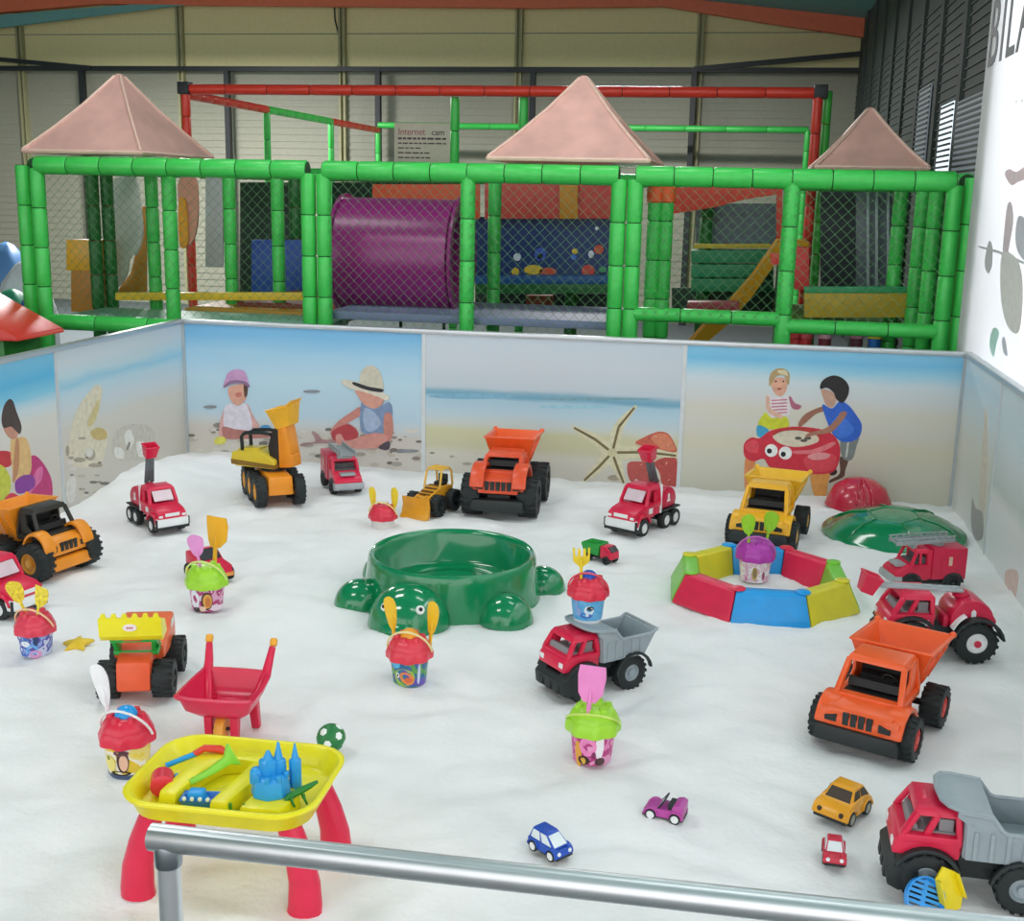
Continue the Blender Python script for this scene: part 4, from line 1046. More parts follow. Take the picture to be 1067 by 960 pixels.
# yellow six wheeled excavator
t = thing('toy_excavator', 'yellow six wheeled excavator with raised bucket in front of the toddlers picture', 'toy excavator', -2.63, 6.50, gz(-2.63, 6.5), -56)
MB().box(-.2, .215, -.075, .075, .07, .18, tx=.008, ty=.006).build('chassis', AMBER, t, bevel=.012)
MB().lathe([(.07, .18), (.07, .2), (.06, .205)], 20).build('turntable', BLK, t)
UPR = Matrix.Rotation(rad(48), 4, 'Z')
q = MB().push(UPR); q.prism([(-.23, .235), (-.22, .285), (-.05, .3), (.06, .25), (.06, .2), (-.2, .2)], -.085, .085); q.prism([(-.2, .285), (-.2, .3), (-.06, .312), (-.06, .29)], -.05, .05)
q.build('engine_cover', mat('#E3C83A', .3), t, bevel=.01)
q = MB().push(UPR); q.prism([(-.225, .21), (.07, .205), (.07, .225), (-.228, .24)], -.0885, .0885); q.build('stripe', mat('#8B6A22', .5), t)
q = MB().push(UPR)
for s in (-1, 1): q.tube([(-.17, s*.05, .29), (-.175, s*.05, .37), (-.15, s*.05, .395), (-.05, s*.05, .405), (.02, s*.05, .40)], .011, 8)
q.cyl((-.165, -.05, .385), (-.165, .05, .385), .01, n=8); q.build('roll_bar', BLK, t)
q = MB().push(UPR); q.prism([(.02, .2), (.0, .33), (.03, .42), (.075, .47), (.095, .45), (.07, .36), (.075, .2)], -.052, .052); q.build('boom', mat('#2A2420', .45), t, bevel=.006)
q = MB().push(UPR); q.prism([(.075, .205), (.07, .44), (.12, .46), (.15, .3), (.155, .215)], -.058, .058); q.box(.125, .165, -.05, .05, .215, .29, tx=.006); q.build('arm', AMBER, t, bevel=.008)
q = MB().push(UPR); q.push(Matrix.Translation((.09, 0, .465)) @ Matrix.Rotation(rad(-18), 4, 'Y'))
q.hopper((-.035, .05, .06), (-.06, .085, .075), -.02, .085, .095, .007, .004)
for i in range(5): yy = (i-2)*.03; q.prism([(.085, .09), (.085, .105), (.118, .118)], yy-.009, yy+.009)
q.pop(); q.build('bucket', YEL, t, bevel=.003)
wheels(t, (.155, -.01, -.165), .112, .088, .062, mat('#E7A93A', .4), hr=.6)
for xx in (.155, -.01, -.165): MB().cyl((xx, -.09, .088), (xx, .09, .088), .014).build('axle', BLK, t)

# yellow front loader by the tall orange truck
t = thing('toy_bulldozer', 'yellow bulldozer with wide front blade beside the tall orange dump truck', 'toy bulldozer', -1.645, 6.48, gz(-1.645, 6.48), -108)
q = MB(); q.prism([(-.13, .06), (-.13, .14), (.0, .15), (.13, .11), (.13, .06)], -.05, .05); q.build('body', mat('#E9A42A', .3), t, bevel=.008)
q = MB()
for i in range(4): q.box(-.02+i*.038, .0+i*.038, -.038, .038, .12-.0, .1545-.0095*i)
q.build('vents', mat('#6E4A14', .5), t)
q = MB(); q.prism([(.185, .0), (.225, .005), (.2, .03), (.19, .075), (.2, .125), (.183, .12), (.172, .07), (.175, .02)], -.088, .088); q.build('blade', mat('#E8A126', .3), t, bevel=.004)
q = MB()
for s in (-1, 1): q.beam((.18, s*.045, .06), (-.02, s*.06, .085), .016, .02); q.beam((.18, s*.03, .1), (.1, s*.03, .12), .012)
q.build('push_arm', mat('#E9A42A', .3), t, bevel=.003)
q = MB()
for s in (-1, 1):
    q.tube([(.02, s*.052, .14), (.0, s*.05, .225), (-.015, s*.045, .248), (-.09, s*.045, .248), (-.11, s*.05, .225), (-.12, s*.052, .14)], .0065, 8)
for xx in (-.01, -.05, -.09): q.cyl((xx, -.045, .248), (xx, .045, .248), .006, n=8)
q.build('cab_cage', mat('#EDBB4C', .3), t)
q = MB(); q.box(-.1, -.045, -.03, .03, .14, .165); q.box(-.11, -.095, -.03, .03, .15, .205); q.build('seat', BLK, t, bevel=.006)
wheels(t, (.085, -.085), .082, .062, .05, BLK)
for xx in (.085, -.085): MB().cyl((xx, -.07, .062), (xx, .07, .062), .01).build('axle', BLK, t)

# orange loader tractor with a yellow shovel
lx, ly = -2.07, 3.82
t = thing('toy_loader', 'orange loader with raised yellow shovel and green arms left of the red wheelbarrow', 'toy loader', lx, ly, gz(lx, ly), -73, 1.0)
q = MB(); q.prism([(-.17, .06), (-.17, .17), (.05, .175), (.14, .165), (.175, .15), (.19, .05), (.17, .04)], -.06, .06); q.build('hood', mat('#E85C33', .35), t, bevel=.012)
q = MB(); q.prism([(-.19, .1), (-.19, .19), (-.165, .222), (-.08, .222), (-.06, .19), (.06, .17), (.06, .12)], -.09, .09); q.build('cab', mat('#EE6A3A', .35), t, bevel=.012)
q = MB(); q.prism([(-.165, .18), (-.16, .208), (-.1, .208), (-.09, .18)], -.0912, .0912); q.build('window', mat('#D9D7CF', .3), t)
q = MB()
for s in (-1, 1):
    q.beam((.0, s*.07, .165), (.11, s*.07, .165), .016, .02); q.beam((.10, s*.06, .165), (.145, s*.07, .235), .016, .02); q.beam((.04, s*.07, .16), (.145, s*.07, .235), .016, .02)
q.beam((.145, -.08, .228), (.145, .08, .228), .018); q.beam((.11, -.07, .165), (.11, .07, .165), .014)
q.build('lift_arm', GRN, t, bevel=.003, label='green lift arms')
q = MB(); q.push(Matrix.Translation((.135, 0, .285)))
q.prism([(-.05, -.045), (.03, -.052), (.052, -.03), (.06, .04), (.048, .04), (.04, -.022), (.024, -.04), (-.05, -.034)], -.106, .106)
for s in (-1, 1): q.prism([(-.05, -.045), (.03, -.052), (.052, -.03), (.06, .04), (-.02, .01)], *sorted((s*.1, s*.108)))
for i in range(6): yy = -.09+i*.036; q.prism([(yy-.012, .038), (yy+.012, .038), (yy+.006, .056), (yy-.006, .056)], .049, .06, axis='x')
q.pop(); q.build('shovel', LEMON, t, bevel=.003, label='yellow shovel')
q = MB(); pts = [(.024*math.cos(a), .013*math.sin(a)) for a in [2*pi*i/20 for i in range(20)]]
q.prism([(b, .29+c) for b, c in pts], .192, .1965, axis='x'); q.build('sticker', mat('#F1E4E4', .4), t, label='white oval sticker')
q = MB()
for dy in (-.008, 0, .008): q.box(.196, .1972, dy-.003, dy+.003, .287, .293)
q.build('sticker_mark', mat('#B54B58', .5), t)
q = MB(); q.box(.137, .16, -.035, .035, .226, .243); q.build('hinge', mat('#D9482C', .35), t, bevel=.005)
wheels(t, (.118, -.118), .096, .068, .074, BLK, hr=.5)
for xx in (.118, -.118): MB().cyl((xx, -.09, .068), (xx, .09, .068), .012).build('axle', BLK, t)

# ------------------------------------------------------------------ buckets
def fold_z(r0, r1, h): return lambda z: r0+(r1-r0)*z/h
def bucket(label, x, y, sc, foil, lid, z=None, art=None, handle=LEMON, base=None, deg=0, dome=None, notch=True, hr=None):
    t = thing('toy_bucket', label, 'bucket', x, y, gz(x, y) if z is None else z, deg, sc, 'sand buckets in the pit')
    r0, r1, h = .066, .081, .142
    q = MB(); q.use(foil).lathe([(r0*.86, .0), (r0, .004), (r0*1.005, .012), (r1, h), (r1*.95, h), (r0*.95, .014), (.001, .014)], 40); q.build('pail', None, t, sharp=50)
    if base is not None: MB().lathe([(r0*.84, -.012), (r0*.9, -.012), (r0*1.015, .004), (r0*1.01, .008), (r0*.84, .006)], 40).build('foot_ring', base, t)
    wob = (lambda tt, r, z: 1+.035*math.sin(8*tt)) if notch else None
    q = MB(); q.lathe([(r1*1.06, h-.036), (r1*1.13, h-.032), (r1*1.14, h-.012), (r1*1.05, h+.01), (r1*.93, h+.02)], 64, wob=lambda tt, r, z: 1+(.05*math.sin(8*tt) if z < h else .02*math.sin(8*tt)), cap=False)
    q.lathe([(r1*1.02, h-.03), (r1*1.05, h-.01), (r1*1.02, h+.012), (r1*.96, h+.026), (r1*.8, h+.046), (r1*.55, h+.054), (.001, h+.056)], 64, wob=lambda tt, r, z: 1+(.03*math.sin(8*tt) if z > h else 0))
    for i in range(6):
        a = 2*pi*i/6+.3; q.cyl((r1*.62*math.cos(a), r1*.62*math.sin(a), h+.04), (r1*.62*math.cos(a), r1*.62*math.sin(a), h+.06), .016, .012, 12)
    q.build('lid', lid, t, sharp=45)
    if dome is not None: MB().ell((0, 0, h+.052), .038, .038, .034, 20, 10, 0).build('mould_knob', dome, t)
    if art:
        a_ = MB()
        for k, (poly, m) in enumerate(art):
            d = .0012+.0005*k
            pts = smooth(poly, 4)
            def P(u, v, e): rr_ = r0+(r1-r0)*(v-.0)/h+e; an = -pi/2+u; return (rr_*math.cos(an), rr_*math.sin(an), v)
            a_.use(m).rings([[P(u, v, .0002) for u, v in pts], [P(u, v, d) for u, v in pts]])
        a_.build('printed_picture', None, t, sharp=60)
    hm = handle
    R = r1*1.1
    hr = hr if hr is not None else 62
    pts = []
    for i in range(15):
        b = pi*i/14; c = R*1.03*math.cos(b); d = R*1.15*math.sin(b)
        pts.append((c, -d*math.cos(rad(hr)), h-.004+d*math.sin(rad(hr))))
    MB().tube(pts, .0045, 8).build('handle', hm, t)
    return t
def leaf(cx, cy, rx, ry, n=8, rot=0):
    return [(cx+rx*math.cos(a)*math.cos(rot)-ry*math.sin(a)*math.sin(rot), cy+rx*math.cos(a)*math.sin(rot)+ry*math.sin(a)*math.cos(rot)) for a in [2*pi*i/n for i in range(n)]]
def c_(h): return mat(h, .4)
fishy = [(leaf(-.05, .045, .62, .038), c_('#9FBF4A')), (leaf(.12, .042, .42, .026, rot=-.02), c_('#E88B4A')), (leaf(.2, .035, .22, .012), c_('#D96A3C')), (leaf(-.42, .052, .1, .011), c_('#F3F3EA')), (leaf(-.42, .052, .05, .006), c_('#1A1A1A')), (leaf(.0, .112, .9, .01), c_('#6B57C9')), (leaf(-.5, .1, .28, .018), c_('#59B8E6')), (leaf(.78, .06, .08, .045), c_('#C9D6EA'))]
flow = [(leaf(-.35, .06, .3, .045), c_('#EDEDF6')), (leaf(.42, .055, .34, .042), c_('#3A2622')), (leaf(.45, .055, .27, .034), c_('#E0A44C')), (leaf(.48, .05, .16, .022), c_('#C9783C')), (leaf(-.25, .014, .3, .010), c_('#3A2A2C')), (leaf(.15, .02, .2, .012), c_('#E8C9B0'))]
blu_art = [(leaf(.2, .06, .3, .022), c_('#E9EEF2')), (leaf(.28, .07, .22, .010), c_('#2B3138')), (leaf(.0, .035, .4, .012), c_('#3C6CC9')), (leaf(-.45, .05, .16, .02), c_('#8CA7D9')), (leaf(-.6, .085, .12, .03), c_('#7FA6DC')), (leaf(.1, .04, .1, .01), c_('#D9E2EA'))]
pink_art = [(leaf(.45, .075, .2, .05), c_('#F4EEF2')), (leaf(-.6, .04, .2, .05), c_('#E6A63C')), (leaf(-.1, .075, .4, .035), c_('#F08CC4')), (leaf(-.3, .022, .3, .016), c_('#3B2624')), (leaf(-.3, .02, .1, .012), c_('#E9B84A')), (leaf(.5, .02, .25, .014), c_('#53363A')), (leaf(.18, .045, .1, .012), c_('#8A2F5E'))]
yell_art = [(leaf(.25, .06, .28, .042), c_('#4A2E2C')), (leaf(.28, .055, .2, .03), c_('#E3B79A')), (leaf(.2, .092, .34, .010), c_('#6B3A52')), (leaf(-.4, .05, .3, .03), c_('#E9DB78')), (leaf(.1, .016, .5, .008), c_('#2F2A2A')), (leaf(-.45, .07, .06, .008), c_('#7E8A3A'))]
wavy = [(leaf(-.35, .03, .5, .022), c_('#3560C4')), (leaf(.3, .045, .36, .025), c_('#68A9E4')), (leaf(-.1, .07, .3, .014), c_('#E6ECF4')), (leaf(.55, .09, .14, .028), c_('#27406E')), (leaf(.5, .02, .4, .02), c_('#D79BC4')), (leaf(-.4, .095, .6, .012), c_('#4E6FB0'))]
castle_art = [(leaf(.0, .05, .2, .035), c_('#C9A96A')), (leaf(0, .055, .13, .025), c_('#8E7A52')), (leaf(-.55, .06, .12, .04), c_('#E4B5CE')), (leaf(.6, .04, .1, .02), c_('#9A4A6E')), (leaf(-.6, .02, .1, .012), c_('#D98AB0'))]
fb = print_mat('foil_sea', ['#3E8FD6', '#5FA04A', '#2C6E9C', '#6E57B8'], 22)
B1 = bucket('bucket with red lid and printed fish in front of the green turtle', -1.118, 4.055, .93, fb, mat('#E23A4C', .3), art=fishy, dome=mat('#F0A52A', .35), handle=mat('#E9DFA0', .35))
B2 = bucket('pink bucket with lime lid in front of the red tipper truck', -.376, 3.615, .96, print_mat('foil_pink', ['#E05AA6', '#E884BC', '#C23C86', '#EFA3CB'], 24), LIME, art=pink_art, handle=mat('#C9E46A', .35), hr=35)
tb = tr1.matrix_world
B4 = bucket('white pink bucket with lime lid at the left, beyond the orange loader', -2.195, 4.64, .99, print_mat('foil_rose', ['#C9528E', '#DFA6C6', '#B23C74', '#E9D5E2'], 22), LIME, art=flow, handle=mat('#D7EB8A', .35))
B5 = bucket('small blue bucket with red lid near the left edge of the frame', -2.63, 4.02, .86, print_mat('foil_wave', ['#3B6CC4', '#8FA9DE', '#5A4FA8', '#C7CEE6'], 26), mat('#DB3A52', .3), art=wavy, handle=mat('#EBC79A', .35))
B6 = bucket('white and yellow bucket with red lid beside the sand table', -1.80, 3.20, .94, print_mat('foil_yellow', ['#E8CE3C', '#E9D774', '#EDE6D6', '#E2C22C'], 18), mat('#DA2743', .3), art=yell_art, base=mat('#46587C', .5), handle=mat('#E8E8E6', .3), dome=BLUE)
B7 = bucket('castle bucket with purple lid standing inside the multicoloured sand ring', .165, 5.62, 1.0, print_mat('foil_castle', ['#EBDDE4', '#E6C5D6', '#F1ECEE', '#DDB0C8'], 24), PURP, art=castle_art, handle=mat('#C96AC0', .35))
B8 = bucket('half buried white bucket with red lid behind the green turtle', -1.835, 6.1, .84, mat('#E4DEDA', .4), mat('#DE2F48', .3), z=gz(-1.835, 6.1)-.05, handle=mat('#EFE08A', .35))

# tools standing in the buckets
def shovel(name, label, x, y, z, deg, tilt, m, kind='shovel', sc=1., roll=0, cat='sand tool'):
    q = MB()
    if kind == 'shovel':
        o = smooth([(-.012, .085), (-.03, .105), (-.042, .15), (-.038, .19), (0, .215), (.038, .19), (.042, .15), (.03, .105), (.012, .085)], 4)
    elif kind == 'square':
        o = [(-.02, .085), (-.04, .11), (-.046, .17), (-.042, .205), (.042, .205), (.046, .17), (.04, .11), (.02, .085)]
    elif kind == 'paddle':
        o = smooth([(-.01, .06), (-.022, .1), (-.03, .16), (-.024, .21), (0, .225), (.02, .205), (.026, .16), (.02, .1), (.01, .06)], 4)
    else:
        o = [(-.012, .08), (-.045, .105), (-.048, .19), (-.034, .19), (-.032, .14), (-.02, .14), (-.018, .19), (-.004, .19), (-.002, .14), (.01, .14), (.012, .19), (.026, .19), (.028, .14), (.036, .14), (.038, .19), (.05, .19), (.046, .105), (.012, .08)]
    q.prism(o, -.004, .004)
    q.v = [(a, b+(9*a*a-.25*(c-.09)**2*4 if c > .085 else 0), c) for a, b, c in q.v]
    q.tube([(0, 0, -.01), (0, 0, .1), (0, 0, .13)], [.009, .008, .005], 10)
    q.lathe([(.013, -.006), (.018, 0), (.013, .006), (.008, 0)], 16, (0, 0, -.02), 'y', closed=True)
    ob = q.build(name, m, None, bevel=.0015)
    ob.location = (x, y, z); ob.rotation_euler = (rad(tilt), rad(roll), rad(deg)); ob.scale = (sc,)*3
    return tag(ob, label, cat, 'spades and rakes stuck in the bucket lids')
def on_lid(B, dx, dy, dz=.175):
    dz += .018
    return B.location.x+dx*B.scale.x, B.location.y+dy*B.scale.x, B.location.z+dz*B.scale.x
x, y, z = on_lid(B1, -.075, .045, .135); shovel('toy_shovel', 'yellow spade standing at the left of the fish bucket', x, y, z, 8, 4, mat('#F2C52E', .3), 'paddle', .82, -6)
x, y, z = on_lid(B1, .07, .05, .125); shovel('toy_shovel', 'yellow spade standing at the right of the fish bucket', x, y, z, -10, 4, mat('#F0C228', .3), 'paddle', .84, 8)
x, y, z = on_lid(B2, -.015, -.06, .12); shovel('toy_shovel', 'pink scalloped spade leaning on the lime lid of the front pink bucket', x, y, z, 0, -6, PINK, 'square', 1.0, 3)
x, y, z = on_lid(B4, -.01, -.03, .165); shovel('toy_shovel', 'pink spade on the white pink bucket at the left', x, y, z, 10, 6, mat('#EA9AD6', .3), 'shovel', .80, -8)
x, y, z = on_lid(B4, .005, .075, .14); shovel('toy_shovel', 'yellow spade rising behind the pink spade at the left', x, y, z, -10, -3, YEL, 'square', 1.15, 2)
x, y, z = on_lid(B5, -.035, .0, .16); shovel('toy_shovel', 'yellow spotted spade on the small blue bucket, the left one of two', x, y, z, 15, 0, mat('#EBCB32', .35, var=.3, scale=60), 'shovel', .72, -22)
x, y, z = on_lid(B5, .03, -.03, .16); shovel('toy_shovel', 'yellow spotted spade on the small blue bucket, the right one of two', x, y, z, -10, 0, mat('#EFD13A', .35, var=.3, scale=60), 'square', .68, 14)
x, y, z = on_lid(B6, -.078, .03, .135); shovel('toy_shovel', 'white pointed spade at the left of the white and yellow bucket', x, y, z, 10, 2, mat('#F4F5F6', .3), 'paddle', .9, -8)
x, y, z = on_lid(B7, -.035, -.03, .15); shovel('toy_shovel', 'lime spade on the purple castle bucket, the left one of two', x, y, z, 8, 0, LIME, 'shovel', .78, -4)
x, y, z = on_lid(B7, .045, .03, .15); shovel('toy_shovel', 'lime spade on the purple castle bucket, the right one of two', x, y, z, -8, 0, mat('#9BD634', .3), 'shovel', .82, 8)
x, y, z = on_lid(B8, -.07, .02, .11); shovel('toy_shovel', 'yellow spade at the left of the half buried bucket', x, y, z, 0, 0, mat('#F0D12C', .3), 'paddle', .7, -2)
x, y, z = on_lid(B8, .07, .02, .11); shovel('toy_shovel', 'yellow spade at the right of the half buried bucket', x, y, z, 0, 0, mat('#F0D12C', .3), 'paddle', .72, 2)
# blue bucket on the canopy of the red truck
S.view_layers[0].update()
cp_ = Vector((tr1.location.x, tr1.location.y, 0))+Matrix.Rotation(tr1.rotation_euler.z, 3, 'Z') @ Vector((.012, -.03, 0))
B3 = bucket('light blue bucket with red lid standing on the canopy of the red tipper truck', cp_.x, cp_.y, .82, print_mat('foil_sky', ['#4FA6DC', '#62B2E2', '#57ABDE', '#6DB6E4'], 20), mat('#D92B45', .3), z=tr1.location.z+.85*(.2725+.034)+.0085, art=blu_art, base=mat('#E9ECEE', .4), handle=mat('#D94A58', .35), dome=DBLUE)
x, y, z = on_lid(B3, -.03, -.03, .17); shovel('toy_rake', 'yellow rake on the light blue bucket', x, y, z, 5, 4, mat('#EDD02A', .3), 'rake', .66, -2)

# yellow starfish mould on the sand
sx, sy = onZ(81, 671)[:2]
o = MB(); pts = []
for i in range(10):
    a = pi/2+i*pi/5; r_ = .068 if i % 2 == 0 else .034; pts.append((r_*math.cos(a), r_*math.sin(a)))
o.rings([[(a, b, 0) for a, b in pts], [(a*.96, b*.96, .014) for a, b in pts], [(a*.5, b*.5, .026) for a, b in pts]])
o = o.build('star_mould', mat('#E6C32C', .35), None, bevel=.004); o.location = (sx, sy, gz(sx, sy)+.004); o.rotation_euler = (rad(6), rad(-5), .3)
tag(o, 'yellow star shaped sand mould lying on the sand left of the orange loader', 'sand mould')
# red toy behind the pink bucket
t = thing('toy_car', 'red and orange toy car half hidden behind the white pink bucket at the left', 'toy car', -2.36, 5.02, gz(-2.36, 5.02), -35, 1.1)
q = MB(); q.prism([(-.1, .03), (-.1, .11), (-.03, .13), (.03, .085), (.1, .075), (.105, .03)], -.055, .055); q.build('body', RED, t, bevel=.008)
q = MB(); q.prism([(-.02, .125), (.02, .088), (.026, .092), (-.014, .13)], -.045, .045); q.build('windscreen', mat('#2B2B30', .2), t)
q = MB(); q.box(-.105, .106, -.058, .058, .028, .045); q.build('side_strip', mat('#F0A04A', .35), t, bevel=.003)
wheels(t, (.065, -.065), .056, .032, .024, AMBER, lug=False)
# small red truck with green bed, behind the blue bucket
mx_, my_ = -.585, 5.76
t = thing('toy_truck', 'small red truck with green bed behind the light blue bucket', 'toy truck', mx_, my_, gz(mx_, my_), -30, .9)
q = MB(); q.prism([(.01, .03), (.01, .1), (.055, .1), (.085, .07), (.09, .03)], -.04, .04); q.build('cab', RED, t, bevel=.008)
q = MB(); q.prism([(.058, .096), (.084, .07), (.087, .073), (.062, .1)], -.032, .032); q.build('windscreen', mat('#2B2B30', .2), t)
q = MB(); q.hopper((-.1, .0, .04), (-.115, .005, .05), .04, .1, .095, .005); q.build('bed', GRN, t, bevel=.002)
MB().box(-.1, .08, -.03, .03, .022, .04).build('chassis', BLK, t)
wheels(t, (.055, -.065), .038, .024, .022, BLK, lug=False)

# ------------------------------------------------------------------ green turtle sandbox
tx_, ty_ = -1.205, 5.10
t = thing('turtle_sandbox', 'glossy dark green turtle shaped sandbox in the middle of the pit', 'sandbox', tx_, ty_, gz(tx_, ty_)-.01)
q = MB(); R_ = .385
q.lathe([(R_*1.06, 0), (R_*1.05, .03), (R_*1.0, .17), (R_*.99, .195), (R_*.965, .208), (R_*.93, .205), (R_*.905, .185), (R_*.86, .06), (R_*.80, .045), (R_*.5, .045), (R_*.46, .065), (R_*.3, .072), (.001, .072)], 72)
q.build('bowl', TURT, t, sharp=60)
def foot(ang, d, rx, ry, h):
    a = rad(ang); q = MB(); q.push(Matrix.Translation((d*math.cos(a), d*math.sin(a), 0)) @ Matrix.Rotation(a, 4, 'Z'))
    q.ell((0, 0, 0), rx, ry, h, 28, 14, 0); q.pop(); return q
foot(-148, .43, .12, .115, .115).build('foot', TURT, t); foot(-43, .42, .125, .12, .125).build('foot', TURT, t)
foot(24, .43, .11, .11, .11).build('foot', TURT, t); foot(152, .43, .11, .11, .11).build('foot', TURT, t)
hd = MB(); hc = Vector((-.09, -.405, 0))
hd.push(Matrix.Translation(hc)); hd.ell((0, 0, 0), .18, .18, .175, 36, 16, 0); hd.ell((0, -.06, .0), .13, .14, .09, 28, 12, 0)
hd.pop(); head = hd.build('head', TURT, t)
for sx in (-1, 1):
    d = Vector((sx*.075+.004, -.122, .106))*1.0; c = hc+d
    e = MB().lathe([(.001, -.012), (.018, -.012), (.02, .0), (.017, .008), (.001, .01)], 18).build('eye', mat('#F1F3EE', .2), head)
    v = Vector((sx*.45, -.75, .55)).normalized(); e.rotation_euler = v.to_track_quat('Z', 'Y').to_euler(); e.location = c+v*.002
    MB().lathe([(.001, 0), (.009, 0), (.008, .004), (.001, .005)], 14).build('pupil', mat('#0E1110', .2), head, loc=c+v*.0105).rotation_euler = e.rotation_euler
# green dome lid and red shell lid by the back wall
dx_, dy_ = .935, 6.68
t = thing('sandbox_lid', 'green domed turtle shell lid lying on the sand by the right corner', 'sandbox lid', dx_, dy_, gz(dx_, dy_), 12, tilt=(3, -2))
q = MB(); q.lathe([(.375, .0), (.385, .006), (.385, .016), (.365, .022), (.35, .03), (.31, .062), (.24, .094), (.14, .113), (.06, .12), (.001, .121)], 64, wob=lambda a, r, z: 1+(.012*math.cos(6*a) if .03 < z < .13 else 0)); q.build('shell', TURT, t, sharp=60)
q = MB()
for i in range(6):
    a = 2*pi*i/6+.5; q.tube([(r*math.cos(a), r*math.sin(a), z) for r, z in ((.34, .034), (.305, .068), (.24, .097), (.15, .115))], .006, 8)
q.tube([(.14*math.cos(2*pi*i/6+.5), .14*math.sin(2*pi*i/6+.5), .114) for i in range(6)], .006, 8, closed=True); q.build('shell_ridges', TURT, t)
rx_, ry_ = .80, 7.26
t = thing('crab_lid', 'crimson domed lid against the back wall behind the green lid', 'sandbox lid', rx_, ry_, gz(rx_, ry_)-.01, 0, 1.08)
q = MB(); q.lathe([(.175, 0), (.185, .01), (.18, .02), (.172, .05), (.14, .115), (.08, .155), (.03, .166), (.001, .167)], 48); q.build('shell', mat('#C4243F', .25, coat=.4), t, sharp=60)
q = MB()
for a in (-100, -85, -70):
    a = rad(a); q.tube([(r*math.cos(a), r*math.sin(a), z) for r, z in ((.176, .05), (.144, .115), (.085, .156), (.03, .168))], .007, 8)
q.build('shell_ridges', mat('#C4243F', .25, coat=.4), t)

# ------------------------------------------------------------------ ring of coloured segments
gx, gy = .20, 5.44
t = thing('sand_ring', 'eight piece ring sandbox of red, blue, yellow and lime plastic segments', 'sandbox', gx, gy, gz(gx, gy)-.012)
cols = {0: (BLUE, 'blue'), 1: (mat('#D9CE2B', .35), 'yellow'), 2: (mat('#7CC93C', .35), 'lime'), 3: (mat('#E0294E', .35), 'red')}
for k in range(8):
    m, nm = cols[k % 4]
    am = rad(-86+45*k); q = MB(); R0, R1, hh = .445, .29, .135
    def pr_(a):   # section of the wall at angle a, corners of an octagon
        s = math.cos(rad(22.5))/math.cos(a-am)
        return [(r*s*math.cos(a), r*s*math.sin(a), z) for r, z in ((R0*1.03, 0), (R0*1.0, .035), (R0*.93, .095), (R0*.90, hh-.008), (R0*.87, hh), (R1*1.16, hh), (R1*1.12, hh-.006), (R1*1.06, .06), (R1*1.0, 0))]
    n = 5; rs = [pr_(am-rad(22.2)+rad(44.4)*i/n) for i in range(n+1)]
    q.rings(rs)
    q.build('segment', m, t, bevel=.006, label=nm+' segment')
    a = am+rad(22.5); c = Vector((.365*math.cos(a), .365*math.sin(a), hh-.001))
    kn = MB().lathe([(.001, 0), (.034, 0), (.034, .006), (.028, .009), (.001, .009)], 18); kn.build('joint_tab', m, t, loc=c)

# ------------------------------------------------------------------ red wheelbarrow
wx, wy = -1.602, 3.50
t = thing('toy_wheelbarrow', 'red plastic wheelbarrow with yellow handle grips behind the sand table', 'toy wheelbarrow', wx, wy, gz(wx, wy), 4, .87)
q = MB()
def tub(w, d0, d1, z, zs=0, n=3): 
    o = smooth([(-w*.80, -d0), (w*.80, -d0), (w, -d0*.55), (w*.92, d1*.7), (w*.70, d1), (-w*.70, d1), (-w*.92, d1*.7), (-w, -d0*.55)], 5)
    return [(a, b, z+(zs*(b/d1) if b > 0 else 0)) for a, b in o]
q.rings([tub(.085, .075, .09, .105), tub(.125, .115, .12, .14), tub(.142, .135, .135, .195, .01), tub(.152, .147, .142, .196, .01), tub(.156, .15, .145, .206, .01), tub(.142, .134, .132, .209, .01), tub(.118, .108, .113, .15), tub(.08, .07, .085, .115)])
q.build('tub', mat('#DC1F4A', .28), t, sharp=55)
for s in (-1, 1):
    q = MB(); q.tube([(s*.06, -.03, .10), (s*.10, .08, .145), (s*.118, .13, .20), (s*.122, .155, .24), (s*.130, .185, .300)], [.016, .018, .02, .017, .013], 12); q.build('handle_shaft', mat('#DC1F4A', .28), t)
    MB().lathe([(.011, -.012), (.015, -.008), (.015, .014), (.01, .02), (.001, .021)], 14).build('grip', mat('#EFA92F', .35), t, loc=(s*.132, .192, .312), label='yellow grip').rotation_euler = (rad(-30), 0, 0)
    q = MB(); q.rings([[(s*.052+a*.016, -.045+b*.02, .12) for a, b in ((-1, -1), (1, -1), (1, 1), (-1, 1))], [(s*.05+a*.014, -.05+b*.016, -.01) for a, b in ((-1, -1), (1, -1), (1, 1), (-1, 1))]]); q.build('fork', mat('#D91E46', .3), t, bevel=.004)
    q = MB(); q.rings([[(s*.085+a*.018, .07+b*.02, .13) for a, b in ((-1, -1), (1, -1), (1, 1), (-1, 1))], [(s*.09+a*.016, .085+b*.014, 0) for a, b in ((-1, -1), (1, -1), (1, 1), (-1, 1))]]); q.build('stand_leg', mat('#D91E46', .3), t, bevel=.004)
wb_ = MB().lathe([(.012, -.018), (.045, -.018), (.05, -.01), (.05, .01), (.045, .018), (.012, .018)], 28, axis='x').build('wheel', mat('#F0A93C', .35), t, loc=(0, -.05, .05))
MB().cyl((-.055, -.05, .05), (.055, -.05, .05), .007, n=10).build('axle', BLK, t)

